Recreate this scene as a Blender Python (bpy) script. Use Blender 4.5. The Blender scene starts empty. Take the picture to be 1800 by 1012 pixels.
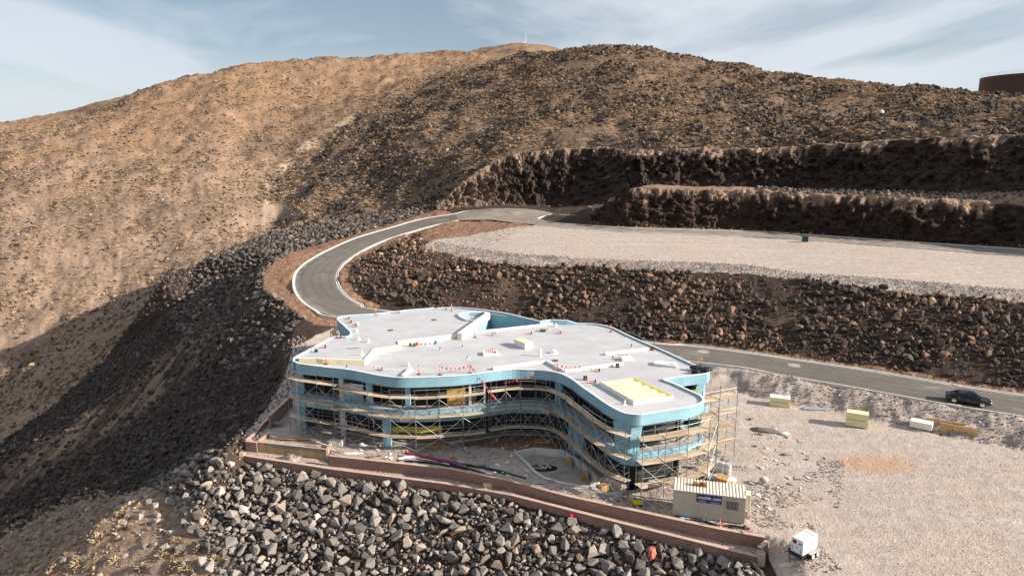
import bpy, bmesh, math, random
import numpy as np
from mathutils import Vector, Matrix, Euler
from mathutils.geometry import delaunay_2d_cdt, tessellate_polygon

rng = np.random.default_rng(7)
random.seed(7)
S = bpy.context.scene
C = S.collection

# ------------------------------------------------------------------ camera
FPX, YHOR, CAMZ = 1220.0, 265.0, 32.0          # focal length and horizon in photo pixels, height above the yard
PITCH = math.atan((506 - YHOR) / FPX)
cam_d = bpy.data.cameras.new('camera')
cam_d.sensor_width = 36.0
cam_d.lens = 36.0 * FPX / 1800.0
cam_d.clip_start = 0.5
cam_d.clip_end = 30000
cam = bpy.data.objects.new('camera', cam_d)
cam.location = (0, 0, CAMZ)
cam.rotation_euler = (math.pi / 2 - PITCH, 0, 0)
C.objects.link(cam)
S.camera = cam

# ------------------------------------------------------------------ light
SUN_AZ, SUN_EL = math.radians(104), math.radians(22.5)    # azimuth clockwise from +Y
world = bpy.data.worlds.new('World'); S.world = world; world.use_nodes = True
wn, wl = world.node_tree.nodes, world.node_tree.links
wn.clear()
w_out = wn.new('ShaderNodeOutputWorld'); w_bg = wn.new('ShaderNodeBackground')
sky = wn.new('ShaderNodeTexSky'); sky.sky_type = 'NISHITA'; sky.sun_disc = False
sky.sun_elevation = SUN_EL; sky.sun_rotation = SUN_AZ
sky.altitude = 700; sky.air_density = 1.0; sky.dust_density = 0.8; sky.ozone_density = 1.0
w_tc = wn.new('ShaderNodeTexCoord')
w_sep = wn.new('ShaderNodeSeparateXYZ'); wl.new(w_tc.outputs['Generated'], w_sep.inputs[0])
# cloud sheet: direction divided by its height gives a flat layer overhead
w_z = wn.new('ShaderNodeMath'); w_z.operation = 'ADD'; w_z.inputs[1].default_value = 0.12
w_abs = wn.new('ShaderNodeMath'); w_abs.operation = 'MAXIMUM'; w_abs.inputs[1].default_value = 0.0
wl.new(w_sep.outputs['Z'], w_abs.inputs[0]); wl.new(w_abs.outputs[0], w_z.inputs[0])
w_dv = wn.new('ShaderNodeVectorMath'); w_dv.operation = 'DIVIDE'
w_cmb = wn.new('ShaderNodeCombineXYZ')
for i in range(3): wl.new(w_z.outputs[0], w_cmb.inputs[i])
wl.new(w_tc.outputs['Generated'], w_dv.inputs[0]); wl.new(w_cmb.outputs[0], w_dv.inputs[1])
w_map = wn.new('ShaderNodeMapping'); w_map.inputs['Scale'].default_value = (0.42, 0.26, 0.3); w_map.inputs['Rotation'].default_value = (0, 0, 0.55)
w_map.inputs['Location'].default_value = (1.7, 3.1, 0)
wl.new(w_dv.outputs[0], w_map.inputs[0])
w_n = wn.new('ShaderNodeTexNoise'); w_n.inputs['Scale'].default_value = 1.6; w_n.inputs['Detail'].default_value = 7; w_n.inputs['Roughness'].default_value = 0.55
w_n.inputs['Distortion'].default_value = 0.5
wl.new(w_map.outputs[0], w_n.inputs['Vector'])
w_cr = wn.new('ShaderNodeValToRGB'); w_cr.color_ramp.elements[0].color = (0.22, 0.22, 0.22, 1); w_cr.color_ramp.elements[0].position = 0.40; w_cr.color_ramp.elements[1].position = 0.56
wl.new(w_n.outputs['Fac'], w_cr.inputs[0])
w_n2 = wn.new('ShaderNodeTexNoise'); w_n2.inputs['Scale'].default_value = 0.9; w_n2.inputs['Detail'].default_value = 4
wl.new(w_map.outputs[0], w_n2.inputs['Vector'])
w_cc = wn.new('ShaderNodeMix'); w_cc.data_type = 'RGBA'
w_cc.inputs['A'].default_value = (5.2, 6.1, 7.4, 1); w_cc.inputs['B'].default_value = (9.6, 9.8, 10.2, 1)
wl.new(w_n2.outputs['Fac'], w_cc.inputs['Factor'])
w_mf = wn.new('ShaderNodeMath'); w_mf.operation = 'MULTIPLY'; w_mf.inputs[1].default_value = 0.85
wl.new(w_cr.outputs[0], w_mf.inputs[0])
# pale band of haze along the whole horizon
w_hz = wn.new('ShaderNodeMapRange'); w_hz.interpolation_type = 'SMOOTHSTEP'
w_hz.inputs['From Min'].default_value = 0.0; w_hz.inputs['From Max'].default_value = 0.20; w_hz.inputs['To Min'].default_value = 0.85; w_hz.inputs['To Max'].default_value = 0.0
wl.new(w_abs.outputs[0], w_hz.inputs['Value'])
w_mx = wn.new('ShaderNodeMath'); w_mx.operation = 'MAXIMUM'
wl.new(w_mf.outputs[0], w_mx.inputs[0]); wl.new(w_hz.outputs[0], w_mx.inputs[1])
w_mix = wn.new('ShaderNodeMix'); w_mix.data_type = 'RGBA'
wl.new(w_mx.outputs[0], w_mix.inputs['Factor']); wl.new(sky.outputs[0], w_mix.inputs['A']); wl.new(w_cc.outputs['Result'], w_mix.inputs['B'])
w_bg.inputs['Strength'].default_value = 0.05
wl.new(w_mix.outputs['Result'], w_bg.inputs['Color']); wl.new(w_bg.outputs[0], w_out.inputs[0])

sun_d = bpy.data.lights.new('sun', 'SUN'); sun_d.energy = 5.0; sun_d.angle = math.radians(0.5); sun_d.color = (1.0, 0.90, 0.78)
sun = bpy.data.objects.new('sun', sun_d); C.objects.link(sun)
SUNV = Vector((math.sin(SUN_AZ) * math.cos(SUN_EL), math.cos(SUN_AZ) * math.cos(SUN_EL), math.sin(SUN_EL)))
sun.rotation_euler = SUNV.to_track_quat('Z', 'Y').to_euler()
sun.location = SUNV * 200

vs = S.view_settings
vs.view_transform = 'Standard'; vs.look = 'None'; vs.gamma = 1.0; vs.use_curve_mapping = False
vs.exposure = 1.0
S.cycles.use_denoising = True
S.cycles.max_bounces = 6

# ------------------------------------------------------------------ survey helpers: photo pixel -> point of the place
CP, SP = math.cos(PITCH), math.sin(PITCH)
def P(px, py, z=0.0):
    """the point at height z seen at a photo pixel"""
    u = (px - 900) / FPX; v = (506 - py) / FPX
    dy = CP + v * SP; dz = -SP + v * CP
    t = (z - CAMZ) / dz
    return Vector((u * t, dy * t, z))
def D(px, py, Y):
    """the point at distance Y seen at a photo pixel"""
    u = (px - 900) / FPX; v = (506 - py) / FPX
    dy = CP + v * SP; dz = -SP + v * CP
    t = Y / dy
    return Vector((u * t, Y, CAMZ + dz * t))
def Q(p):
    z = p[2] - CAMZ; d = p[1] * CP - z * SP
    return (900 + FPX * p[0] / d, 506 - FPX * (p[1] * SP + z * CP) / d)
def PL(l): return [P(*a) for a in l]
def DL(l): return [D(*a) for a in l]
def dens(pts, step=1.5):
    out = []
    for a, b in zip(pts[:-1], pts[1:]):
        n = max(1, int((b - a).length / step))
        out += [a.lerp(b, i / n) for i in range(n)]
    return out + [pts[-1]]
def smooth_line(pts, n_sub=6):
    """Catmull-Rom through the points"""
    pts = [Vector(p) for p in pts]
    q = [pts[0] * 2 - pts[1]] + pts + [pts[-1] * 2 - pts[-2]]
    out = []
    for i in range(1, len(q) - 2):
        a, b, c, d = q[i - 1], q[i], q[i + 1], q[i + 2]
        for k in range(n_sub):
            t = k / n_sub
            out.append(0.5 * ((2 * b) + (c - a) * t + (2 * a - 5 * b + 4 * c - d) * t * t + (3 * b - a - 3 * c + d) * t ** 3))
    return out + [pts[-1]]
def resample(pts, n):
    L = [0.0]
    for a, b in zip(pts[:-1], pts[1:]): L.append(L[-1] + (b - a).length)
    out = []; j = 0
    for i in range(n):
        s = L[-1] * i / (n - 1)
        while j < len(L) - 2 and L[j + 1] < s: j += 1
        d = L[j + 1] - L[j]
        out.append(pts[j].lerp(pts[j + 1], (s - L[j]) / d if d > 1e-9 else 0))
    return out

# ------------------------------------------------------------------ scene-graph helpers
def tag(o, label=None, cat=None, group=None, kind=None):
    if label: o['label'] = label
    if cat: o['category'] = cat
    if group: o['group'] = group
    if kind: o['kind'] = kind
    return o
def link(name, me, mats=None, parent=None):
    o = bpy.data.objects.new(name, me); C.objects.link(o)
    if mats is not None and not len(me.materials):
        for m in (mats if isinstance(mats, (list, tuple)) else [mats]): me.materials.append(m)
    if parent is not None: o.parent = parent
    return o
def empty(name, loc=(0, 0, 0), rz=0.0):
    o = bpy.data.objects.new(name, None); C.objects.link(o)
    o.location = loc; o.rotation_euler = (0, 0, rz); o.empty_display_size = 0.3
    return o
def copy_tree(o, parent=None):
    c = o.copy(); C.objects.link(c)
    if parent is not None: c.parent = parent
    for ch in list(o.children): copy_tree(ch, c)
    return c
class MB:
    """collects shapes into one mesh"""
    def __init__(s): s.v = []; s.f = []; s.m = []
    def add(s, v, f, m=0):
        o = len(s.v); s.v += [tuple(p) for p in v]; s.f += [tuple(i + o for i in q) for q in f]; s.m += [m] * len(f); return s
    def box(s, x0, y0, z0, x1, y1, z1, m=0, M=None):
        v = [Vector(p) for p in ((x0, y0, z0), (x1, y0, z0), (x1, y1, z0), (x0, y1, z0), (x0, y0, z1), (x1, y0, z1), (x1, y1, z1), (x0, y1, z1))]
        if M is not None: v = [M @ p for p in v]
        return s.add(v, [(0, 3, 2, 1), (4, 5, 6, 7), (0, 1, 5, 4), (1, 2, 6, 5), (2, 3, 7, 6), (3, 0, 4, 7)], m)
    def tube(s, a, b, r0, r1=None, n=8, m=0):
        a, b = Vector(a), Vector(b); r1 = r0 if r1 is None else r1
        z = (b - a).normalized(); x = z.orthogonal().normalized(); y = z.cross(x)
        v = []
        for p, r in ((a, r0), (b, r1)):
            v += [p + (x * math.cos(2 * math.pi * i / n) + y * math.sin(2 * math.pi * i / n)) * r for i in range(n)]
        f = [(i, (i + 1) % n, n + (i + 1) % n, n + i) for i in range(n)] + [tuple(range(n - 1, -1, -1)), tuple(range(n, 2 * n))]
        return s.add(v, f, m)
    def path(s, pts, r, n=5, m=0):
        for a, b in zip(pts[:-1], pts[1:]): s.tube(a, b, r, n=n, m=m)
        return s
    def prism(s, poly, z0, z1, m=0):
        n = len(poly); v = [(p[0], p[1], z0) for p in poly] + [(p[0], p[1], z1) for p in poly]
        tr = [tuple(t) for t in tessellate_polygon([[Vector((p[0], p[1], 0)) for p in poly]])]
        return s.add(v, [(i, (i + 1) % n, n + (i + 1) % n, n + i) for i in range(n)] + [tuple(reversed(t)) for t in tr] + [tuple(i + n for i in t) for t in tr], m)
    def mesh(s, name, recalc=True, smooth=False):
        me = bpy.data.meshes.new(name); me.from_pydata(s.v, [], s.f)
        if any(s.m): me.polygons.foreach_set('material_index', s.m)
        if recalc:
            bm = bmesh.new(); bm.from_mesh(me); bmesh.ops.recalc_face_normals(bm, faces=bm.faces); bm.to_mesh(me); bm.free()
        if smooth: me.polygons.foreach_set('use_smooth', [True] * len(me.polygons))
        me.update(); return me
    def build(s, name, mats, parent=None, recalc=True, smooth=False):
        return link(name, s.mesh(name, recalc, smooth), mats, parent)
def bevel(o, w=0.02, seg=2):
    m = o.modifiers.new('bevel', 'BEVEL'); m.width = w; m.segments = seg; m.limit_method = 'ANGLE'; return o

# ------------------------------------------------------------------ materials
MATS = {}
class NT:
    def __init__(s, name):
        s.mat = bpy.data.materials.new(name); s.mat.use_nodes = True; s.t = s.mat.node_tree; s.n = s.t.nodes; s.l = s.t.links
        s.b = s.n['Principled BSDF']; s.b.inputs['Roughness'].default_value = 0.85
        s.b.inputs['Specular IOR Level'].default_value = 0.25
        s.tc = None
    def obj(s):
        if not s.tc: s.tc = s.n.new('ShaderNodeTexCoord')
        return s.tc.outputs['Object']
    def gpos(s):
        g = s.n.new('ShaderNodeNewGeometry'); return g.outputs['Position']
    def noise(s, scale, detail=4, rough=0.55, vec=None, dist=0.0):
        n = s.n.new('ShaderNodeTexNoise'); n.inputs['Scale'].default_value = scale; n.inputs['Detail'].default_value = detail
        n.inputs['Roughness'].default_value = rough; n.inputs['Distortion'].default_value = dist
        s.l.new(vec or s.obj(), n.inputs['Vector']); return n.outputs['Fac']
    def mapping(s, vec, scale=(1, 1, 1), rot=(0, 0, 0)):
        n = s.n.new('ShaderNodeMapping'); n.inputs['Scale'].default_value = scale; n.inputs['Rotation'].default_value = rot
        s.l.new(vec, n.inputs[0]); return n.outputs[0]
    def ramp(s, fac, stops):
        n = s.n.new('ShaderNodeValToRGB'); e = n.color_ramp.elements
        while len(e) < len(stops): e.new(0.5)
        for k, (p, c) in enumerate(stops):
            e[k].position = p; e[k].color = (c, c, c, 1) if isinstance(c, (int, float)) else (*c, 1)
        s.l.new(fac, n.inputs[0]); return n.outputs[0]
    def mix(s, fac, a, b, mode='MIX'):
        n = s.n.new('ShaderNodeMix'); n.data_type = 'RGBA'; n.blend_type = mode
        for k, x in (('Factor', fac), ('A', a), ('B', b)):
            if hasattr(x, 'node'): s.l.new(x, n.inputs[k])
            elif k == 'Factor': n.inputs[k].default_value = x
            else: n.inputs[k].default_value = (*x, 1)
        return n.outputs['Result']
    def math(s, op, a, b=0.0):
        n = s.n.new('ShaderNodeMath'); n.operation = op
        for k, x in ((0, a), (1, b)):
            if hasattr(x, 'node'): s.l.new(x, n.inputs[k])
            else: n.inputs[k].default_value = x
        return n.outputs[0]
    def attr(s, name, typ='GEOMETRY', out='Fac'):
        n = s.n.new('ShaderNodeAttribute'); n.attribute_name = name; n.attribute_type = typ; return n.outputs[out]
    def color(s, c):
        if hasattr(c, 'node'): s.l.new(c, s.b.inputs['Base Color'])
        else: s.b.inputs['Base Color'].default_value = (*c, 1)
        return s
    def bump(s, h, strength=0.4, dist=0.1):
        n = s.n.new('ShaderNodeBump'); n.inputs['Strength'].default_value = strength; n.inputs['Distance'].default_value = dist
        s.l.new(h, n.inputs['Height']); s.l.new(n.outputs[0], s.b.inputs['Normal']); return s
    def rough(s, r):
        if hasattr(r, 'node'): s.l.new(r, s.b.inputs['Roughness'])
        else: s.b.inputs['Roughness'].default_value = r
        return s
def plain(name, col, rough=0.7, metal=0.0, var=0.12, scale=3.0, bump=0.0, spec=0.3):
    """painted / moulded surface with slight unevenness of colour"""
    if name in MATS: return MATS[name]
    t = NT(name); n = t.noise(scale, 5, 0.6)
    lo = tuple(max(0, c * (1 - var)) for c in col); hi = tuple(min(1, c * (1 + var)) for c in col)
    t.color(t.ramp(n, [(0.3, lo), (0.7, hi)])).rough(rough); t.b.inputs['Metallic'].default_value = metal
    t.b.inputs['Specular IOR Level'].default_value = spec
    if bump: t.bump(t.noise(scale * 8, 4), bump, 0.02)
    MATS[name] = t.mat; return t.mat

# ------------------------------------------------------------------ noise on arrays
def _hash(ix, iy, seed):
    h = (ix.astype(np.int64) * 374761393 + iy.astype(np.int64) * 668265263 + seed * 974634777) & 0x7fffffff
    h = ((h ^ (h >> 13)) * 1274126177) & 0x7fffffff
    return ((h ^ (h >> 16)) & 0xffffff) / float(0xffffff)
def vnoise(x, y, seed=0):
    ix, iy = np.floor(x), np.floor(y); fx, fy = x - ix, y - iy
    fx = fx * fx * fx * (fx * (fx * 6 - 15) + 10); fy = fy * fy * fy * (fy * (fy * 6 - 15) + 10)
    ix = ix.astype(np.int64); iy = iy.astype(np.int64)
    a = _hash(ix, iy, seed); b = _hash(ix + 1, iy, seed); c = _hash(ix, iy + 1, seed); d = _hash(ix + 1, iy + 1, seed)
    return (a * (1 - fx) + b * fx) * (1 - fy) + (c * (1 - fx) + d * fx) * fy - 0.5
def fbm(x, y, wl, octs=4, gain=0.5, seed=0):
    s = 0; a = 1.0; f = 1.0 / wl
    for o in range(octs):
        s = s + a * vnoise(x * f + 13.7 * o, y * f - 7.3 * o, seed + o); a *= gain; f *= 2.03
    return s
def inside(X, Y, poly):
    r = np.zeros(X.shape, bool); n = len(poly)
    for i in range(n):
        x0, y0 = poly[i][0], poly[i][1]; x1, y1 = poly[(i + 1) % n][0], poly[(i + 1) % n][1]
        if y0 == y1: continue
        r ^= ((y0 > Y) != (y1 > Y)) & (X < (x1 - x0) * (Y - y0) / (y1 - y0) + x0)
    return r

# ------------------------------------------------------------------ survey lines (photo pixel, height)
V = Vector
low_out = PL([(1800, 733, 1.6), (1684, 714, 1.6), (1569, 694, 1.65), (1482, 678, 1.75), (1367, 659, 1.85), (1280, 643, 2.0)])
low_out = [low_out[0] + (low_out[0] - low_out[1]).normalized() * 75] + low_out
low_in = PL([(1800, 695, 1.6), (1684, 678, 1.6), (1540, 653, 1.7), (1396, 632, 1.85), (1300, 618, 2.0), (1207, 607, 2.0), (1141, 602, 2.0)])
low_in = [low_in[0] + (low_in[0] - low_in[1]).normalized() * 75] + low_in
bend_out = PL([(585, 557, 3.7), (554, 546, 4.1), (527, 526, 4.8), (516, 502, 5.6), (521, 478, 6.5), (544, 458, 7.4), (581, 438, 8.5), (628, 418, 9.8), (689, 400, 11.2), (739, 386, 12.3), (800, 376, 13.5)])
bend_in = PL([(662, 545, 3.5), (635, 536, 4.0), (608, 519, 4.8), (593, 495, 5.7), (598, 472, 6.6), (615, 455, 7.4), (648, 435, 8.5), (689, 418, 9.7), (739, 403, 11.0), (769, 395, 11.8), (806, 387, 12.9)])
# the stretch behind the building
hid_out = [V((12.5, 101.5, 2.1)), V((-2, 109, 2.4)), V((-14, 112.5, 2.9))]
hid_in = [V((-2, 118.5, 2.4))]
road_out = smooth_line(low_out + hid_out + bend_out, 6)
road_in = smooth_line(low_in + hid_in + bend_in, 6)
cul_back = PL([(800, 376, 13.5), (823, 371, 14.2), (873, 367.6, 15.0), (924, 368.6, 15.0), (957, 373, 14.4), (971, 376.5, 14.1), (957, 380, 13.9), (945, 384.5, 13.7), (957, 389.5, 13.4)])
up_back = PL([(957, 389.5, 13.4), (998, 394, 13.2), (1113, 401, 12.9), (1300, 406, 12.4), (1423, 413, 12.1), (1605, 426, 11.7), (1800, 438.5, 11.3)])
up_front = PL([(806, 387, 12.9), (864, 386.5, 13.3), (902, 391, 13.0), (939, 395, 12.9), (989, 399.5, 12.7), (1082, 406.5, 12.4), (1300, 414.5, 12.0), (1423, 421.5, 11.7), (1605, 434.5, 11.3), (1800, 449.5, 10.9)])
for l in (up_back, up_front): l.append(l[-1] + (l[-1] - l[-2]).normalized() * 75)
shoulder_out = PL([(560, 572, 3.3), (535, 560, 3.6), (504, 539, 4.2), (477, 519, 4.9), (462, 499, 5.6), (464, 478, 6.4), (487, 458, 7.3), (531, 438, 8.3), (588, 421, 9.4), (638, 408, 10.4), (706, 388, 12.0), (760, 373, 13.4)])
rock_crest = PL([(285, 492, 1.5), (330, 470, 3.5), (400, 440, 5.8), (457, 418, 7.6), (531, 399, 9.6), (622, 382, 12), (706, 371, 13.4), (760, 364, 14.2)])
slope_bot = PL([(672, 541, 3.5), (648, 531, 4.0), (625, 516, 4.8), (611, 495, 5.7), (613, 476, 6.5), (630, 459, 7.3), (662, 440, 8.4), (700, 424, 9.5), (742, 410, 10.8)])
slope_bot_r = [V((0, 120.5, 2.4)), P(1141, 598, 2.1), P(1207, 602, 2.1), P(1300, 613, 2.1), P(1400, 625, 1.95), P(1540, 645, 1.8), P(1684, 669, 1.75), P(1800, 686, 1.75)]
slope_bot_r.append(slope_bot_r[-1] + (slope_bot_r[-1] - slope_bot_r[-2]).normalized() * 75)
slope_top = PL([(745, 425, 11.0), (742, 438, 10.3), (802, 450, 10.2), (843, 459, 10.2), (896, 464, 10.2), (989, 465, 10.3), (1113, 473, 10.2), (1300, 482, 10.1), (1423, 494, 9.9), (1605, 515, 9.6), (1800, 529, 9.4)])
slope_top.append(slope_top[-1] + (slope_top[-1] - slope_top[-2]).normalized() * 75)
pad_edge = PL([(759, 423, 11.0), (849, 437, 10.9), (895, 445, 10.9), (989, 450, 10.9), (1082, 456, 10.8), (1300, 464, 10.7), (1423, 480, 10.4), (1605, 494, 10.2), (1800, 509, 10.0)])
pad_edge.append(pad_edge[-1] + (pad_edge[-1] - pad_edge[-2]).normalized() * 75)
berm_top = PL([(1276, 651, 1.85), (1367, 667, 1.7), (1482, 687, 1.6), (1569, 703, 1.5), (1684, 724, 1.45), (1800, 744, 1.45)])
bdir = (berm_top[-1] - berm_top[-2]).normalized() * 75
berm_top.append(berm_top[-1] + bdir)
berm_toe = PL([(1300, 688, 0.2), (1309, 693, 0.1), (1396, 713, 0), (1459, 720, 0), (1540, 738, 0), (1627, 757, 0), (1713, 774, 0), (1800, 790, 0)])
berm_toe.append(berm_toe[-1] + bdir)
# lower and upper cut
cut1_base = PL([(1036, 384, 14.2), (1052, 394, 13.4), (1113, 398.5, 13.1), (1300, 403.5, 12.6), (1423, 410.5, 12.3), (1605, 423, 11.9), (1800, 435, 11.5)])
cut1_base.append(cut1_base[-1] + (cut1_base[-1] - cut1_base[-2]).normalized() * 75)
def above(base, pix, dY):
    out = []
    for px, py in pix:
        # distance of the base at this column
        best = None
        for a, b in zip(base[:-1], base[1:]):
            xa, xb = Q(a)[0], Q(b)[0]
            if (xa - px) * (xb - px) <= 0: best = a.lerp(b, (px - xa) / (xb - xa + 1e-9)); break
        if best is None: best = base[0] if px < Q(base[0])[0] else base[-2]
        out.append(D(px, py, best.y + dY))
    return out
cut1_top = above(cut1_base, [(1070, 350), (1100, 336), (1133, 332), (1230, 334), (1329, 335), (1430, 342), (1578, 347), (1700, 354), (1800, 360)], 3.2)
cut1_top[0].y += 1.5
cut1_top.append(cut1_top[-1] + (cut1_top[-1] - cut1_top[-2]).normalized() * 75)
cut2_base = [V((-23, 213.5, 14.2)), V((-17, 214, 14.8)), V((-11, 215, 15.2)), V((-4, 217, 15.4)), V((5, 217.5, 15.4)), V((13, 216, 15.2)), V((22, 211.5, 15.4))]
cut2_base += [V((30, 207.5, 16.6)), D(1133, 326.5, 204), D(1230, 328, 199), D(1329, 329.5, 194), D(1430, 334, 187), D(1578, 338, 172), D(1700, 338, 162), D(1800, 336, 155)]
cut2_base.append(cut2_base[-1] + (cut2_base[-1] - cut2_base[-2]).normalized() * 75)
cut2_top = DL([(766, 363, 215), (782, 350, 217), (800, 334, 218), (830, 311, 222), (865, 288, 226), (905, 271, 230), (960, 264, 230), (1030, 261, 226), (1100, 263, 219), (1200, 263, 211), (1320, 262, 205), (1430, 256, 197), (1578, 247, 184), (1700, 241, 174), (1800, 238, 167)])
cut2_top.append(cut2_top[-1] + (cut2_top[-1] - cut2_top[-2]).normalized() * 75)
skyline_r = DL([(960, 88, 362), (1000, 82, 356), (1070, 76, 348), (1150, 82, 342), (1300, 106, 332), (1400, 125, 320), (1500, 138, 308), (1600, 148, 296), (1740, 159, 282), (1800, 162, 275), (1950, 172, 262), (2200, 190, 250)])
gully = [V((-84, 238, 3.3)), V((-87, 215, -1)), V((-91, 190, -8)), V((-97, 165, -17)), V((-102, 140, -24.5)), V((-106, 115, -30)), V((-109, 90, -33)), V((-112, 60, -38)), V((-114, 20, -44))]
gully_up = [V((-84, 238, 3.3))] + DL([(470, 330, 276), (520, 282, 300), (560, 250, 318), (650, 190, 352), (750, 150, 385), (870, 115, 425)])
left_hill = DL([(-60, 690, 172), (0, 640, 176), (0, 560, 190), (0, 480, 205), (0, 400, 220), (0, 330, 245), (0, 280, 272), (0, 235, 310),
                (120, 560, 188), (120, 460, 212), (120, 380, 233), (120, 300, 262), (120, 240, 300),
                (250, 470, 212), (250, 400, 230), (250, 320, 262), (250, 250, 300), (250, 190, 340),
                (360, 420, 228), (370, 350, 252), (380, 280, 285), (390, 210, 325), (400, 150, 365),
                (440, 400, 240), (455, 340, 268), (470, 270, 300), (500, 200, 345), (520, 140, 392),
                (600, 160, 388), (640, 125, 415), (740, 115, 440), (-150, 620, 185), (-150, 480, 220), (-150, 380, 260), (-150, 300, 310), (-400, 480, 260), (-400, 350, 320)])
left_sky = DL([(-400, 300, 360), (-150, 262, 345), (-40, 252, 340), (40, 243, 345), (120, 222, 356), (190, 182, 368), (225, 157, 376), (300, 130, 392), (430, 105, 412), (540, 96, 432), (640, 96, 450), (750, 86, 476), (850, 94, 492), (930, 98, 500)])
far_sky = DL([(-400, 290, 600), (-150, 262, 560), (0, 224, 520), (60, 204, 520), (130, 190, 525), (185, 179, 540), (300, 150, 600), (620, 105, 640), (820, 95, 680), (865, 79, 690), (890, 75, 695), (930, 74, 700), (970, 75, 700), (1010, 84, 700), (1100, 110, 700), (1400, 180, 700), (1800, 220, 700)])
# yard, paths, the front slope and the low ground left
pad_crest_l = [P(395, 800, -0.3), P(440, 750, 0), P(478, 712, 0.3), V((-31.5, 95, 1.2)), V((-35.5, 108, 2.6))]
wall_back = PL([(579, 800, 0.35), (640, 805, 0.35), (793, 823, 0.35), (842, 833.5, 0.35), (900, 844.5, 0.35), (1000, 871, 0.35), (1139, 901.7, 0.35), (1258, 926.7, 0.35), (1345, 942.8, 0.35)])
wall_front = PL([(432, 800, -0.5), (496, 808, -0.5), (582, 823, -0.5), (669, 835, -0.5), (784, 849, -0.5), (842, 857.5, -0.5), (900, 869, -0.5), (1000, 894.7, -0.5), (1083, 915.5, -0.5), (1194, 940.5, -0.5), (1333, 977, -0.5)])
wall_back_x = PL([(430, 774, 0.4), (500, 782, 0.4), (572, 790, 0.4)]) + wall_back
def shift(line, d, z):
    out = []
    for i, p in enumerate(line):
        a, b = line[max(0, i - 1)], line[min(len(line) - 1, i + 1)]
        t = (b - a); n = V((-t.y, t.x, 0)).normalized()
        out.append(V((p.x + n.x * d, p.y + n.y * d, z)))
    return out
TIN = []
def bl(pts, step=1.5): TIN.extend(dens(pts, step))
for l in (road_out, road_in, cul_back, up_back, up_front): bl(l)
bl(shoulder_out); bl(rock_crest, 3); bl(slope_bot); bl(slope_bot_r); bl(slope_top); bl(pad_edge); bl(berm_top); bl(berm_toe)
def behind(base, top, f, back):
    n = 160; B, T = resample(base, n), resample(top, n); lo = []; hi = []
    for b, t_ in zip(B, T):
        d = V((t_.x - b.x, t_.y - b.y, 0)); dl = max(d.length, 0.5); u = d / dl
        lo.append(V((b.x, b.y, b.z)) + u * min(dl * f, max(0.2, dl - 0.6))); hi.append(t_ + u * back)
    return lo, hi
for b_, t_ in ((cut1_base, cut1_top), (cut2_base, cut2_top)):
    lo, hi = behind(b_, t_, 0.7, 1.6); bl(lo, 2); bl(hi, 2); bl(b_, 2)
bl(skyline_r, 4)
bl([p + V((0, 45, -9)) for p in skyline_r[2:]], 8); bl([p + V((20, 200, -60)) for p in skyline_r[4:]], 12)
bl(gully, 4); bl(gully_up, 4); TIN.extend(left_hill); bl(left_sky, 6); bl(far_sky, 12)
bl([p + V((0, 30, -7)) for p in left_sky[2:12]], 10)
bl([p + V((0, 250, -60)) for p in far_sky], 30)
bl(pad_crest_l, 2)
# inner flat of the building yard
TIN += [V((x, y, 0.0)) for x, y in ((-24, 70), (-24, 80), (-26, 90), (-10, 72), (0, 72), (10, 66), (-20, 100), (0, 98), (18, 82), (24, 72), (30, 60), (40, 55), (24, 52), (22, 46), (30, 40), (40, 40), (55, 44), (26, 30), (60, 25), (75, 40))]
TIN += [V((x, y, z)) for x, y, z in ((-26, 106, 2.0), (-10, 106, 1.6), (5, 102, 1.4), (16, 94, 1.2), (22, 88, 0.6), (26, 90, 1.0), (24, 96, 1.7))]
bl(shift(wall_back_x, 0.6, 0.08), 0.7); bl(shift(wall_back_x, 0.12, -0.9), 0.7)
bl(shift(wall_front, 0.12, -0.85), 0.7); bl(shift(wall_front, -0.12, -1.25), 0.7)
front_toe = [P(350, 940, -5.0), P(430, 1000, -6.0)] 
TIN += [V((-31, 61, -4.0)), V((-22, 55, -5.5)), V((-10, 51, -6)), V((2, 47, -6)), V((10, 43, -5.6)), V((17, 38.5, -4.5)), V((20.5, 40, -1.2)), V((20.5, 46, -0.3)), V((22, 36, -1.0)), V((22, 20, -6))]
TIN += [V((-30, 40, -13)), V((-10, 36, -14)), V((10, 30, -13)), V((-40.5, 74, -5.4)), V((-37, 69, -4.3)), V((-42, 64, -5.6)), V((-54, 74, -12.5)), V((-70, 92, -18.5)), V((-60, 88, -14.5)), V((-50, 60, -11)), V((-70, 70, -20)), V((-60, 40, -20)), V((-90, 60, -31))]
TIN += [V((x, y, z)) for x, y, z in ((-40, 90, -6), (-50, 100, -9), (-60, 112, -11), (-66, 128, -9), (-72, 145, -5.5), (-78, 160, -3.5), (-82, 112, -18))]
# margin points so that the sheet reaches past the frame
TIN += [V((280, 20, -5)), V((280, 90, 5)), V((300, 130, 14)), V((320, 180, 26)), V((340, 260, 30)), V((350, 340, 30)), V((60, 5, -6)), V((0, 5, -18)), V((-80, 5, -40)), V((-160, 20, -20)), V((-190, 90, -4)), V((-230, 150, 12)), V((-300, 250, 25)), V((-420, 400, 30)), V((-700, 1000, 10)), V((0, 1000, 10)), V((700, 1000, 0)), V((500, 500, 10)), V((120, 5, -10)), V((300, 30, -20)), V((-300, 20, 0))]

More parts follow.
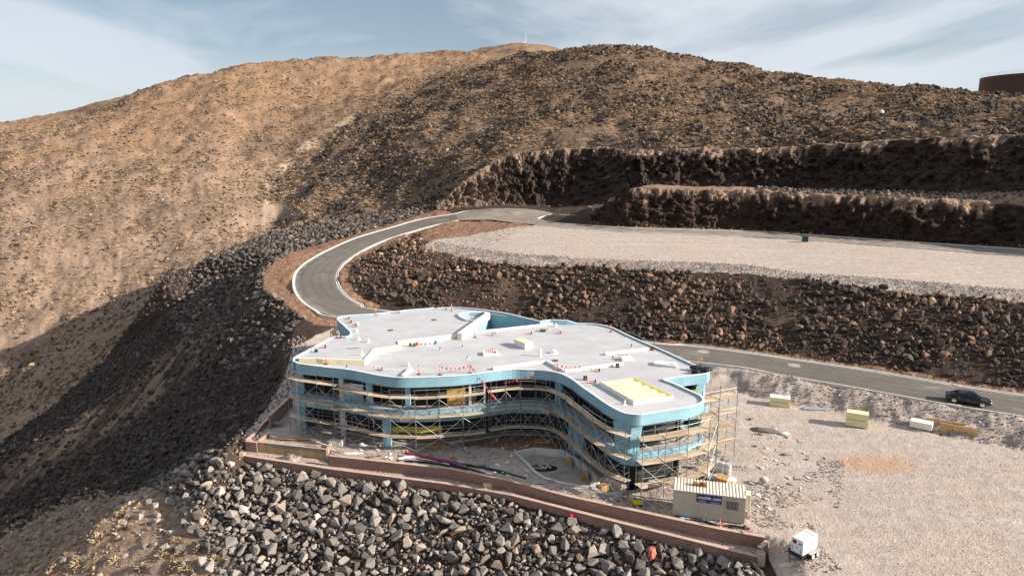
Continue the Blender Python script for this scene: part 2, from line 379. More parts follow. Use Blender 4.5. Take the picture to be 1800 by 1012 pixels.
# ------------------------------------------------------------------ height sheet on a fan of rays (finer where it is near)
NR, NC = 620, 860
KMAX, Y0, Y1 = 1.05, 24.0, 960.0
rowY = Y0 * (Y1 / Y0) ** (np.arange(NR) / (NR - 1))
colK = np.linspace(-KMAX, KMAX, NC)
GX = rowY[:, None] * colK[None, :]
GY = np.repeat(rowY[:, None], NC, 1)
def grid_index(X, Y):
    r = np.log(np.clip(Y, Y0, Y1) / Y0) / math.log(Y1 / Y0) * (NR - 1)
    c = (np.clip(X / np.maximum(Y, 1e-3), -KMAX, KMAX) + KMAX) / (2 * KMAX) * (NC - 1)
    return r, c
GZ = np.full((NR, NC), np.nan)
tv = [V((p.x, p.y)) for p in TIN]
cdt = delaunay_2d_cdt(tv, [], [], 0, 1e-4)
tz = [TIN[o[0]].z if o else 0.0 for o in cdt[3]]
for tri in cdt[2]:
    a, b, c = tri
    A, B, Cc = cdt[0][a], cdt[0][b], cdt[0][c]
    xs = np.array([A.x, B.x, Cc.x]); ys = np.array([A.y, B.y, Cc.y])
    if ys.max() < Y0 or ys.min() > Y1: continue
    yy = np.clip(ys, Y0, Y1)
    r0 = int(math.log(yy.min() / Y0) / math.log(Y1 / Y0) * (NR - 1)); r1 = int(math.log(yy.max() / Y0) / math.log(Y1 / Y0) * (NR - 1)) + 2
    ks = [x / max(y, Y0 * 0.8) for x in (xs.min(), xs.max()) for y in (max(ys.min(), Y0 * .8), max(ys.max(), Y0 * .8))]
    c0 = int(np.floor((max(min(ks), -KMAX) + KMAX) / (2 * KMAX) * (NC - 1))); c1 = int((min(max(ks), KMAX) + KMAX) / (2 * KMAX) * (NC - 1)) + 2
    r0, r1, c0, c1 = max(r0, 0), min(r1, NR), max(c0, 0), min(c1, NC)
    if r1 <= r0 or c1 <= c0: continue
    X, Y = GX[r0:r1, c0:c1], GY[r0:r1, c0:c1]
    det = (B.y - Cc.y) * (A.x - Cc.x) + (Cc.x - B.x) * (A.y - Cc.y)
    if abs(det) < 1e-9: continue
    l1 = ((B.y - Cc.y) * (X - Cc.x) + (Cc.x - B.x) * (Y - Cc.y)) / det
    l2 = ((Cc.y - A.y) * (X - Cc.x) + (A.x - Cc.x) * (Y - Cc.y)) / det
    l3 = 1 - l1 - l2
    m = (l1 >= -1e-6) & (l2 >= -1e-6) & (l3 >= -1e-6)
    sub = GZ[r0:r1, c0:c1]; sub[m] = (l1 * tz[a] + l2 * tz[b] + l3 * tz[c])[m]
bad = np.isnan(GZ)
if bad.any():
    for r in range(NR):
        row = GZ[r]; ok = ~np.isnan(row)
        if ok.any(): GZ[r] = np.interp(np.arange(NC), np.nonzero(ok)[0], row[ok])
        else: GZ[r] = GZ[r - 1] if r else -20
def blur(A, it):
    for _ in range(it):
        B = np.pad(A, 1, mode='edge')
        A = (B[1:-1, 1:-1] * 4 + B[:-2, 1:-1] * 2 + B[2:, 1:-1] * 2 + B[1:-1, :-2] * 2 + B[1:-1, 2:] * 2 + B[:-2, :-2] + B[2:, 2:] + B[:-2, 2:] + B[2:, :-2]) / 16
    return A
# zones in plan
hill_poly = [V((-900, 1200, 0)), V((-900, 60, 0)), V((-240, 90, 0)), V((-112, 60, 0)), V((-109, 90, 0)), V((-105, 115, 0)), V((-101, 140, 0)), V((-97, 165, 0)), V((-91, 190, 0))] + rock_crest[3:] + cut2_top + [V((900, 160, 0)), V((900, 1200, 0))]
m_hill = inside(GX, GY, hill_poly).astype(float)
GZs = blur(GZ, 40)
mh = blur(m_hill, 5); mh = np.clip(mh * 1.6 - 0.6, 0, 1)
GZ = GZ * (1 - mh) + GZs * mh
road_poly = list(road_out) + list(reversed(road_in))
road_poly2 = cul_back + up_back[1:] + list(reversed(up_front))
m_road = (inside(GX, GY, road_poly) | inside(GX, GY, road_poly2)).astype(float)
yard_poly = shift(wall_back_x, 0.3, 0) + [V((20.6, 46, 0)), V((21, 40, 0)), V((22, 20, 0)), V((150, 10, 0)), V((150, 60, 0))] + list(reversed(berm_toe)) + [V((30, 93, 0)), V((13, 100.5, 0)), V((-2, 108, 0)), V((-14, 111.5, 0)), V((-30, 112, 0)), V((-34, 104, 0)), V((-32, 93, 0)), P(470, 715, 0), P(440, 745, 0), P(425, 772, 0)]
m_yard = inside(GX, GY, yard_poly).astype(float)
pad_poly = pad_edge + list(reversed(up_front[3:]))
m_pad = inside(GX, GY, pad_poly).astype(float)
verge_poly = slope_top[1:] + list(reversed(pad_edge))
m_verge = inside(GX, GY, verge_poly).astype(float)
berm_poly = berm_toe + list(reversed(low_out[:1] + low_out[1:]))[::1]
berm_poly = list(berm_toe) + low_out
m_berm = (inside(GX, GY, berm_poly) | inside(GX, GY, [berm_toe[0], berm_toe[1], low_out[-2], low_out[-1], V((13, 100.5, 0)), V((16, 92, 0)), V((24, 84, 0))])).astype(float)
sh_poly = shoulder_out + list(reversed([p for p in road_out if p.y > 108 and p.x < -10]))
mound_poly = [bend_in[-4], bend_in[-3], bend_in[-2], bend_in[-1]] + up_front[1:4] + [pad_edge[1], pad_edge[0], slope_top[0], slope_bot[-1]]
m_shoulder = (inside(GX, GY, sh_poly) | inside(GX, GY, mound_poly)).astype(float)
rock_poly = slope_bot + list(reversed(slope_top))  # left part of the middle slope
rock_poly_r = slope_top + list(reversed(slope_bot_r)) + list(reversed([p for p in slope_bot][:1])) + slope_bot[1:]
mid_poly = slope_top + list(reversed(slope_bot_r)) + slope_bot
m_mid = inside(GX, GY, mid_poly).astype(float)
flat = np.clip(m_road + m_yard + m_pad, 0, 1)
# natural relief
n_big = fbm(GX, GY, 42, 4, 0.5, 11); n_mid = fbm(GX, GY, 9, 4, 0.55, 23); n_fine = fbm(GX, GY, 1.6, 3, 0.6, 31)
ridges = 1 - 2 * np.abs(fbm(GX * 1.0, GY * 0.55, 30, 4, 0.5, 47))
GZ += mh * (n_big * 2.8 + n_mid * 1.9 + fbm(GX, GY, 3.2, 3, 0.55, 29) * 0.55 + ridges * 0.5 * np.clip((GY - 200) / 80, 0, 1))
bed_poly = shift(wall_front, 0.0, 0) + list(reversed(shift(wall_back_x, 0.0, 0)))
m_bed = inside(GX, GY, bed_poly).astype(float)
pool_poly = [P(x, y, 0) for x, y in ((906, 796), (922, 812), (937, 830), (956, 841), (985, 850), (1020, 855), (1043, 856), (1055, 846), (1038, 826), (1016, 809), (989, 793), (940, 789))]
m_pool = inside(GX, GY, pool_poly).astype(float)
cr_ = P(1069, 856, 0); m_pool = np.maximum(m_pool, (((GX - cr_.x) ** 2 + (GY - cr_.y) ** 2) < 1.6 ** 2).astype(float))
flat = np.clip(flat + m_bed, 0, 1)
GZ -= m_pool * 1.0
soft = blur(1 - flat, 3)
GZ += (1 - mh) * soft * (n_mid * 0.55 + n_fine * 0.3)
GZ += m_yard * (fbm(GX, GY, 7, 3, 0.5, 61) * 0.10 + n_fine * 0.05) + m_pad * (fbm(GX, GY, 14, 3, 0.5, 63) * 0.22)
GZ += m_berm * (fbm(GX, GY, 2.6, 3, 0.6, 65) * 0.45)
GZ -= blur(m_road, 1) * 0.55
def height(X, Y):
    X = np.asarray(X, float); Y = np.asarray(Y, float)
    r, c = grid_index(X, Y)
    r0 = np.clip(np.floor(r).astype(int), 0, NR - 2); c0 = np.clip(np.floor(c).astype(int), 0, NC - 2)
    fr, fc = r - r0, c - c0
    return (GZ[r0, c0] * (1 - fc) + GZ[r0, c0 + 1] * fc) * (1 - fr) + (GZ[r0 + 1, c0] * (1 - fc) + GZ[r0 + 1, c0 + 1] * fc) * fr
def ground(x, y): return float(height(np.array([x]), np.array([y]))[0])

# ------------------------------------------------------------------ ground material
t = NT('desert_ground'); g = t.gpos()
a_pad, a_soil, a_dark, a_hill, a_rd = (t.attr(k) for k in ('zone_gravel', 'zone_soil', 'zone_rock', 'zone_hill', 'zone_streak'))
n1 = t.noise(0.09, 6, 0.6, g); n2 = t.noise(0.9, 6, 0.65, g); n3 = t.noise(5.0, 4, 0.7, g); n4 = t.noise(0.03, 4, 0.55, g)
hill = t.ramp(n2, [(0.3, (0.07, 0.048, 0.034)), (0.5, (0.22, 0.15, 0.102)), (0.72, (0.39, 0.275, 0.195))])
hill = t.mix(t.ramp(n1, [(0.42, 0.0), (0.62, 0.75)]), hill, t.ramp(n3, [(0.3, (0.17, 0.115, 0.082)), (0.7, (0.48, 0.345, 0.26))]))
dark = t.ramp(n3, [(0.3, (0.02, 0.014, 0.011)), (0.7, (0.065, 0.043, 0.031))])  # dark slope soil, darkened further to put shade into its colour
dark = t.mix(t.ramp(n1, [(0.48, 0.0), (0.66, 0.8)]), dark, (0.095, 0.06, 0.04))
soil = t.ramp(n2, [(0.25, (0.15, 0.078, 0.045)), (0.55, (0.27, 0.155, 0.095)), (0.8, (0.38, 0.25, 0.17))])
grav = t.ramp(n2, [(0.2, (0.31, 0.255, 0.22)), (0.5, (0.43, 0.36, 0.315)), (0.8, (0.52, 0.445, 0.395))])
vg = t.ramp(n2, [(0.25, (0.13, 0.105, 0.09)), (0.5, (0.25, 0.205, 0.18)), (0.75, (0.36, 0.30, 0.265))])
grav = t.mix(t.attr('zone_verge'), grav, vg)
grav = t.mix(t.ramp(n1, [(0.45, 0.0), (0.7, 0.65)]), grav, (0.44, 0.345, 0.275))
trk = t.ramp(t.noise(1.0, 5, 0.6, t.mapping(g, (0.05, 0.55, 1), (0, 0, 0.42)), 0.6), [(0.5, 0.0), (0.68, 0.55)])
grav = t.mix(trk, grav, (0.52, 0.47, 0.435))
trk2 = t.ramp(t.noise(1.0, 5, 0.65, t.mapping(g, (0.09, 0.4, 1), (0, 0, 0.3)), 0.8), [(0.58, 0.0), (0.72, 0.35)])
grav = t.mix(trk2, grav, (0.33, 0.265, 0.225))
grav = t.mix(t.ramp(n3, [(0.55, 0.0), (0.75, 0.35)]), grav, (0.22, 0.18, 0.16))
edge = t.math('MULTIPLY', t.math('SUBTRACT', n2, 0.5), 0.9)
def edgy(a): return t.ramp(t.math('ADD', a, edge), [(0.42, 0.0), (0.58, 1.0)])
hill = t.mix(t.math('MULTIPLY', t.attr('zone_high'), 0.85), hill, t.mix(1.0, hill, (0.93, 0.82, 0.67), 'MULTIPLY'))
hill = t.mix(t.math('MULTIPLY', t.attr('zone_varnish'), t.ramp(n2, [(0.4, 0.85), (0.65, 0.25)])), hill, (0.085, 0.06, 0.045))
col = t.mix(edgy(a_hill), dark, hill)
col = t.mix(t.math('MULTIPLY', t.attr('zone_wash'), 0.7), col, (0.50, 0.37, 0.27))
col = t.mix(edgy(a_dark), col, dark)
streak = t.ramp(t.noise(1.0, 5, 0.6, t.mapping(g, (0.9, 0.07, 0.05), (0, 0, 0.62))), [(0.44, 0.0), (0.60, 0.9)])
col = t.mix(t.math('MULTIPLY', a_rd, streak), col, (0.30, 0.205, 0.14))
col = t.mix(edgy(a_soil), col, soil)
col = t.mix(edgy(a_pad), col, grav)
stain = t.attr('zone_stain')
col = t.mix(t.math('MULTIPLY', t.ramp(t.math('ADD', stain, edge), [(0.35, 0.0), (0.75, 1.0)]), 0.7), col, (0.46, 0.27, 0.15))
t.color(col).rough(0.95)
t.bump(t.math('ADD', t.math('MULTIPLY', n3, 0.6), n2), 0.85, 0.3)
M_GROUND = t.mat

def zone_attr(me, name, arr):
    a = me.attributes.new(name, 'FLOAT', 'POINT'); a.data.foreach_set('value', arr.astype(np.float32).ravel())
me = bpy.data.meshes.new('ground')
verts = np.stack([GX, GY, GZ], -1).reshape(-1, 3)
idx = np.arange(NR * NC).reshape(NR, NC)
quads = np.stack([idx[:-1, :-1], idx[:-1, 1:], idx[1:, 1:], idx[1:, :-1]], -1).reshape(-1, 4)
me.vertices.add(len(verts)); me.vertices.foreach_set('co', verts.ravel().astype(np.float32))
me.loops.add(quads.size); me.loops.foreach_set('vertex_index', quads.ravel().astype(np.int32))
me.polygons.add(len(quads)); me.polygons.foreach_set('loop_start', np.arange(0, quads.size, 4, dtype=np.int32))
me.polygons.foreach_set('use_smooth', np.ones(len(quads), bool))
me.update(calc_edges=True); me.validate()
zone_attr(me, 'zone_gravel', blur(np.clip(m_yard + m_pad + m_berm + m_verge + m_bed, 0, 1), 1))
zone_attr(me, 'zone_verge', np.clip(m_verge + 0.75 * m_berm, 0, 1))
zone_attr(me, 'zone_soil', blur(np.clip(m_shoulder, 0, 1), 1))
strip = (inside(GX, GY, [p for p in low_in] + list(reversed(slope_bot_r[1:]))) | inside(GX, GY, [p for p in bend_in] + list(reversed(slope_bot)))).astype(float)
zone_attr(me, 'zone_soil2', strip)
me.attributes['zone_soil'].data.foreach_set('value', blur(np.clip(m_shoulder + strip, 0, 1), 1).astype(np.float32).ravel())
bench_poly = cut1_top + list(reversed(cut2_base[6:]))
zone_attr(me, 'zone_rock', blur(m_mid, 1))
low_nat = inside(GX, GY, [V((-24, 56, 0)), V((-29, 62, 0)), V((-38, 70, 0)), V((-46, 78, 0)), V((-60, 90, 0)), V((-90, 95, 0)), V((-90, 20, 0)), V((-24, 20, 0))])
zone_attr(me, 'zone_hill', np.clip(mh + low_nat + inside(GX, GY, bench_poly), 0, 1))
sx, sy = GX + 72, GY - 118
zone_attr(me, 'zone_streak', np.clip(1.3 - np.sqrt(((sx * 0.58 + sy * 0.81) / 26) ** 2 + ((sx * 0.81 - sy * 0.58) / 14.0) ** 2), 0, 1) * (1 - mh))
gl = np.array([(p.x, p.y) for p in gully_up])
def right_side(X, Y):
    """0 on the sunny left hill, 1 on the stony right hill"""
    gx = np.interp(Y, gl[:, 1], gl[:, 0], left=-84, right=20)
    gx = np.where(Y > 425, 20 + (Y - 425) * 0.8, gx)
    return np.clip((X - gx + 14 + 22 * fbm(X, Y, 40, 3, 0.5, 90)) / 26, 0, 1)
patch = np.clip(fbm(GX, GY, 34, 4, 0.55, 95) * 2.2 - 0.1, 0, 0.75) * np.clip((GY - 190) / 80, 0.25, 1)
zone_attr(me, 'zone_high', np.clip((GZ - 10 + 14 * fbm(GX, GY, 40, 3, 0.5, 98)) / 38, 0, 1))
zone_attr(me, 'zone_varnish', np.clip(right_side(GX, GY) + patch, 0, 1) * mh)
gd = np.full(GX.shape, 99.0)
for a_, b_ in zip(gully_up[:-2], gully_up[1:-1]):
    d_ = V((b_.x - a_.x, b_.y - a_.y)); L2 = d_.length_squared; u_ = np.clip(((GX - a_.x) * d_.x + (GY - a_.y) * d_.y) / L2, 0, 1)
    gd = np.minimum(gd, np.hypot(GX - a_.x - u_ * d_.x, GY - a_.y - u_ * d_.y))
gd = gd + 4.5 * fbm(GX, GY, 14, 3, 0.5, 96)
zone_attr(me, 'zone_wash', np.clip(1.15 - gd / 2.0, 0, 1) * np.clip((370 - GY) / 60, 0, 1) * np.clip((GY - 232) / 18, 0, 1))
court = inside(GX, GY, [P(x, y, 0) for x, y in ((770, 770), (860, 764), (960, 764), (1010, 785), (1030, 815), (1010, 806), (985, 790), (940, 786), (903, 793), (870, 786), (820, 782))]).astype(float)
me.attributes['zone_soil'].data.foreach_set('value', blur(np.clip(m_shoulder + strip + court, 0, 1), 1).astype(np.float32).ravel())
me.attributes['zone_gravel'].data.foreach_set('value', blur(np.clip(m_yard + m_pad + m_berm + m_verge + m_bed, 0, 1) * (1 - court), 1).astype(np.float32).ravel())
sc_ = P(1540, 815, 0)
zone_attr(me, 'zone_stain', np.clip(1.15 - np.sqrt(((GX - sc_.x) / 6.6) ** 2 + ((GY - sc_.y) / 3.2) ** 2), 0, 1))
me.materials.append(M_GROUND)
o = link('ground', me); tag(o, kind='structure')
# plain beyond the hills, down to the horizon
mb = MB(); n = 48
mb.add([(12000 * math.cos(2 * math.pi * i / n), 12000 * math.sin(2 * math.pi * i / n), -60) for i in range(n)], [tuple(range(n))])
o = mb.build('far_plain', plain('far_plain', (0.28, 0.21, 0.15), 0.95, scale=0.002), recalc=False); tag(o, kind='structure')

# ------------------------------------------------------------------ roads
t = NT('asphalt'); g = t.gpos()
n1 = t.noise(0.25, 5, 0.6, g); n2 = t.noise(9, 4, 0.7, g)
c = t.ramp(n1, [(0.3, (0.105, 0.092, 0.08)), (0.7, (0.16, 0.142, 0.124))])
c = t.mix(0.35, c, t.ramp(n2, [(0.3, (0.07, 0.062, 0.055)), (0.7, (0.22, 0.20, 0.18))]))
c = t.mix(t.ramp(t.noise(0.13, 6, 0.65, g), [(0.56, 0.0), (0.72, 0.65)]), c, (0.30, 0.26, 0.225))
ac = t.attr('across'); n5 = t.noise(0.35, 4, 0.6, g)
wob = t.math('ADD', ac, t.math('MULTIPLY', t.math('SUBTRACT', n5, 0.5), 0.10))
c = t.mix(t.ramp(wob, [(0.13, 0.0), (0.19, 0.32), (0.25, 0.0), (0.37, 0.0), (0.42, 0.28), (0.48, 0.0), (0.56, 0.0), (0.61, 0.28), (0.66, 0.0), (0.78, 0.0), (0.84, 0.3), (0.89, 0.0)]), c, (0.06, 0.053, 0.047))
c = t.mix(t.ramp(t.math('ADD', t.math('ABSOLUTE', t.math('SUBTRACT', ac, 0.5)), t.math('MULTIPLY', t.math('SUBTRACT', n5, 0.5), 0.35)), [(0.40, 0.0), (0.52, 0.6)]), c, (0.33, 0.27, 0.22))
t.color(c).rough(0.9).bump(n2, 0.25, 0.02); M_ASPH = t.mat
M_CONC = plain('concrete', (0.56, 0.53, 0.49), 0.9, var=0.14, scale=0.8, bump=0.2)
def strip(name, A, B, mat, n=160, dz=0.0, cross=10):
    A, B = resample(A, n), resample(B, n)
    # pair points across the road: match B to nearest along its own length
    v = []; f = []
    for a, b in zip(A, B):
        for k in range(cross + 1): 
            p = a.lerp(b, k / cross); v.append((p.x, p.y, p.z + dz + 0.10 * (1 - (2 * k / cross - 1) ** 2)))
    w = cross + 1
    for i in range(n - 1):
        for k in range(cross): f.append((i * w + k, i * w + k + 1, (i + 1) * w + k + 1, (i + 1) * w + k))
    me = MB().add(v, f).mesh(name, smooth=True); a = me.attributes.new('across', 'FLOAT', 'POINT'); a.data.foreach_set('value', [k / cross for _ in range(n) for k in range(w)]); return link(name, me, mat)
def pair(A, B, n):
    """resample B so that its points face those of A"""
    A = resample(A, n); Bd = resample(B, n * 4); out = []; j = 0
    for i, a in enumerate(A):
        lo = j; hi = min(len(Bd), j + 60)
        k = min(range(lo, hi), key=lambda q: (Bd[q] - a).length); j = k; out.append(Bd[k])
    out[-1] = B[-1]; out[0] = B[0]
    return A, out
RA, RB = pair(road_in, road_out, 220)
o = strip('lower_road', RA, RB, M_ASPH, 220); tag(o, kind='structure')
cb, uf = cul_back + up_back[1:], up_front
mb = MB(); ring = cb + list(reversed(uf))
tr = tessellate_polygon([[V((p.x, p.y, 0)) for p in ring]])
mb.add([p + V((0, 0, 0.03)) for p in ring], [tuple(x) for x in tr]); o = mb.build('upper_road', M_ASPH); tag(o, kind='structure')
def kerb(name, line, side, w=0.45, h=0.16, n_div=1.2):
    """kerb and gutter along a road edge; side +1 puts the raised part to the left of travel"""
    L = dens(smooth_line(line, 3) if len(line) < 16 else line, n_div)
    sec = [(-0.34, 0.05), (0.0, 0.045), (0.05, h), (0.24, h), (0.26, -0.5)]
    v = []; f = []
    for i, p in enumerate(L):
        a, b = L[max(0, i - 1)], L[min(len(L) - 1, i + 1)]
        d = (b - a); nrm = V((-d.y, d.x, 0)).normalized() * side
        for x, z in sec: v.append(p + nrm * x + V((0, 0, z)))
    k = len(sec)
    for i in range(len(L) - 1):
        for j in range(k - 1): f.append((i * k + j, i * k + j + 1, (i + 1) * k + j + 1, (i + 1) * k + j))
    o = MB().add(v, f).build(name, M_CONC); tag(o, kind='structure'); return o
kerb('kerb', road_out, 1); kerb('kerb', road_in, -1)
kerb('kerb', cul_back, 1); kerb('kerb', up_back, 1)
kerb('kerb', up_front[3:], -1, h=0.06)
# kerbed strip of the drive branching off the turning circle
dv = PL([(972, 377, 14.2), (1000, 378.5, 14.3), (1034, 379, 14.4)])
kerb('kerb', dv, 1)
M_COVER = plain('cover_concrete', (0.34, 0.31, 0.28), 0.9, var=0.14, scale=0.8)
# pale cast-in covers in the asphalt
def disc(name, c, r, mat, n=20, h=0.02, e=1.0):
    mb = MB(); mb.prism([(r * math.cos(2 * math.pi * i / n), r * e * math.sin(2 * math.pi * i / n)) for i in range(n)], -0.05, h)
    o = mb.build(name, mat); o.location = c; return o
ROADBVH = None
from mathutils.bvhtree import BVHTree
bpy.context.view_layer.update()
_dg = bpy.context.evaluated_depsgraph_get()
_bv = [BVHTree.FromObject(bpy.data.objects[k], _dg) for k in ('lower_road', 'upper_road')]
def road_z(x, y):
    for b in _bv:
        h = b.ray_cast(V((x, y, 60)), V((0, 0, -1)))
        if h[0] is not None: return h[0].z
    return ground(x, y)
for px, py, z, r, lab in ((1396, 640, 2.1, 0.85, 'pale concrete manhole collar in the lower road nearest the scaffold'), (1236, 618, 2.1, 0.9, 'pale concrete manhole collar in the lower road beyond the roof edge'),
                     (1013, 401, 12.8, 0.9, 'pale round cover in the upper road by the turning circle'), (1093, 406, 12.5, 0.9, 'pale round cover in the upper road above the gravel pad'), (560, 446, 7.6, 0.6, 'small pale cover on the bend of the climbing road')):
    p = P(px, py, z); p.z = road_z(p.x, p.y) + 0.012
    tag(disc('manhole_collar', p, r, M_COVER, h=0.012), lab, 'manhole cover', 'covers in the road')

# ------------------------------------------------------------------ blasted rock faces
t = NT('cut_rock'); g = t.gpos()
n1 = t.noise(0.35, 6, 0.65, g); n2 = t.noise(2.2, 6, 0.7, g); n3 = t.noise(1.1, 5, 0.6, t.mapping(g, (1, 1, 0.25)))
c = t.ramp(n2, [(0.3, (0.012, 0.008, 0.006)), (0.55, (0.042, 0.026, 0.019)), (0.8, (0.13, 0.082, 0.058))])
c = t.mix(t.ramp(n1, [(0.45, 0.0), (0.65, 0.7)]), c, t.ramp(n3, [(0.3, (0.022, 0.016, 0.014)), (0.7, (0.085, 0.058, 0.044))]))
top = t.attr('rim')  # lighter soil at the top, with the sunlit rim painted into it
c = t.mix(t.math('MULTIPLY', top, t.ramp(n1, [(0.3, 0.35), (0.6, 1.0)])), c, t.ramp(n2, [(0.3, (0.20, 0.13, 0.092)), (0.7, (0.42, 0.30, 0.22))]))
t.color(c).rough(0.95).bump(t.math('ADD', n2, n3), 0.8, 0.5); M_CUT = t.mat
def rock_face(name, base, top, seed, amp=1.0, nt=26, step=0.45, rim=0.09, round_=1.2, nose=0.0):
    n = int(sum((b - a).length for a, b in zip(top[:-1], top[1:])) / step)
    T, B = pair(smooth_line(top, 3), smooth_line(base, 3), n); B = resample(B, n) if False else B
    Bs = np.array([tuple(p) for p in B]); kk = np.ones(9) / 9; Bs = np.stack([np.convolve(np.pad(Bs[:, c], 4, mode='edge'), kk, 'valid') for c in range(3)], -1); B = [V(p) for p in Bs]
    # pair by travel
    s = np.arange(n) * step; tt = np.linspace(0, 1, nt)
    SS, TT = np.meshgrid(s, tt, indexing='ij')
    Ba = np.array([tuple(p) for p in B]); Ta = np.array([tuple(p) for p in T])
    prof = TT ** 1.0
    X = Ba[:, None, :] + (Ta - Ba)[:, None, :] * np.stack([prof, prof, TT], -1)
    H = np.abs(Ta[:, 2] - Ba[:, 2])[:, None]
    d = Ta - Ba
    tang = np.gradient(T if False else (Ta + Ba) / 2, axis=0); nrm = np.stack([tang[:, 1], -tang[:, 0], np.zeros(n)], -1)
    nrm /= np.linalg.norm(nrm, axis=1)[:, None] + 1e-9
    hz = TT * H
    fl = 0.55 - 2.0 * np.abs(fbm(SS, hz * 0.35, 6.0, 4, 0.55, seed)); ro = fbm(SS, hz, 2.0, 4, 0.6, seed + 9); bg = fbm(SS, hz * 0.4, 16, 3, 0.5, seed + 21)
    env = np.minimum(1, H / 5.0)
    disp = amp * env * (fl * 1.1 + ro * 2.4 + bg * 1.6 + 1.5 * fbm(SS, hz, 1.1, 3, 0.65, seed + 40) + 0.9 * (np.mod(hz / 2.1 + 1.6 * fbm(SS, hz, 7, 3, 0.5, seed + 60), 1.0) - 0.5))
    # keep the ends of the face where they are, let the middle bulge
    X = X + nrm[:, None, :] * (disp * (0.15 + 0.85 * np.sin(np.pi * np.clip(TT, 0, 1)) ** 0.6))[..., None]
    X[..., 2] += ro * 0.5 * env
    # skirt under the foot and a lip running back into the hill
    foot = X[:, :1].copy(); foot[..., 2] -= 1.5
    lip = X[:, -1:].copy(); lip -= nrm[:, None, :] * round_; lip[..., 2] += 0.15 + 0.5 * fbm(SS[:, -1:], SS[:, -1:] * 0, 4, 3, 0.5, seed + 3)
    lip2 = lip - nrm[:, None, :] * 2.0; lip2[..., 2] -= 0.9
    A = np.concatenate([foot, X, lip, lip2], 1); w = A.shape[1]
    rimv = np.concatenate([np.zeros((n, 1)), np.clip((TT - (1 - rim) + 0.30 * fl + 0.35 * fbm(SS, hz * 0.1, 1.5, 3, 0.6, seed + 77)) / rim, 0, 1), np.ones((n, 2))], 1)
    if nose: rimv = np.maximum(rimv, np.clip(1.1 - s / nose, 0, 0.75)[:, None] * np.ones((1, w)))  # sunlit left nose put into the colour as the same pale tan
    idx = np.arange(n * w).reshape(n, w)
    q = np.stack([idx[:-1, :-1], idx[1:, :-1], idx[1:, 1:], idx[:-1, 1:]], -1).reshape(-1, 4)
    me = bpy.data.meshes.new(name); me.from_pydata(A.reshape(-1, 3).tolist(), [], q.tolist())
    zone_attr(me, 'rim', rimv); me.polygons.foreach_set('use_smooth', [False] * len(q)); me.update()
    o = link(name, me, M_CUT); tag(o, kind='structure'); return o
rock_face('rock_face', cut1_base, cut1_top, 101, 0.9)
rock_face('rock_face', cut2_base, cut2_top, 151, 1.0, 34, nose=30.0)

# ------------------------------------------------------------------ stones
def rock_mesh(name, seed, npts=16, sub=0, flat=0.75):
    r = np.random.default_rng(seed); bm = bmesh.new()
    p = r.normal(size=(npts, 3)); p /= np.linalg.norm(p, axis=1)[:, None]
    p *= r.uniform(0.78, 1.0, (npts, 1)); p *= np.array([1.0, r.uniform(0.65, 0.95), r.uniform(0.5, flat)])
    for a in p: bm.verts.new(a)
    h = bmesh.ops.convex_hull(bm, input=bm.verts)
    bmesh.ops.delete(bm, geom=[e for e in h['geom_interior'] if isinstance(e, bmesh.types.BMVert)], context='VERTS')
    if sub:
        bmesh.ops.bevel(bm, geom=list(bm.edges), offset=0.045, segments=1, affect='EDGES', clamp_overlap=True)
        bmesh.ops.triangulate(bm, faces=bm.faces)
        for v in bm.verts: v.co *= 1 + r.uniform(-0.05, 0.05)
    me = bpy.data.meshes.new(name); bm.to_mesh(me); bm.free(); return me
def rock_mat(name, stops, nz=1.6):
    t = NT(name); tint = t.attr('tint', 'INSTANCER'); n = t.noise(nz, 5, 0.65); n2 = t.noise(nz * 6, 4, 0.7)
    c = t.ramp(tint, stops)
    c = t.mix(t.ramp(n, [(0.35, 0.0), (0.65, 0.55)]), c, t.mix(0.3, c, (0.36, 0.30, 0.25)))
    c = t.mix(0.6, c, t.ramp(n2, [(0.3, 0.55), (0.7, 1.3)]), 'MULTIPLY')
    t.color(c).rough(0.92).bump(t.math('ADD', n2, n), 0.5, 0.12); return t.mat
M_RK_FRONT = rock_mat('fill_stone', [(0.0, (0.07, 0.06, 0.053)), (0.3, (0.19, 0.17, 0.155)), (0.55, (0.31, 0.285, 0.262)), (0.75, (0.31, 0.23, 0.172)), (0.9, (0.40, 0.35, 0.31)), (1.0, (0.50, 0.45, 0.41))])
M_RK_MID = rock_mat('brown_stone', [(0.0, (0.025, 0.019, 0.017)), (0.35, (0.075, 0.05, 0.037)), (0.6, (0.19, 0.11, 0.068)), (0.8, (0.29, 0.165, 0.098)), (1.0, (0.40, 0.28, 0.20))])
M_RK_DARK = rock_mat('basalt', [(0.0, (0.018, 0.015, 0.014)), (0.5, (0.055, 0.045, 0.04)), (0.8, (0.12, 0.10, 0.088)), (1.0, (0.24, 0.20, 0.175))])  # dark basalt, taken darker to deepen the shadowed slopes by colour
M_RK_HILL = rock_mat('desert_stone', [(0.0, (0.018, 0.014, 0.012)), (0.55, (0.05, 0.036, 0.029)), (0.8, (0.17, 0.12, 0.09)), (1.0, (0.36, 0.26, 0.19))], 1.0)
M_RK_LIGHT = rock_mat('gravel_stone', [(0.0, (0.11, 0.09, 0.08)), (0.5, (0.25, 0.21, 0.185)), (1.0, (0.50, 0.45, 0.41))])
def protos(name, n, seed, mat, **k):
    c = bpy.data.collections.new(name)
    for i in range(n):
        me = rock_mesh(name, seed + i, **k); me.materials.append(mat)
        c.objects.link(bpy.data.objects.new(name, me))
    return c
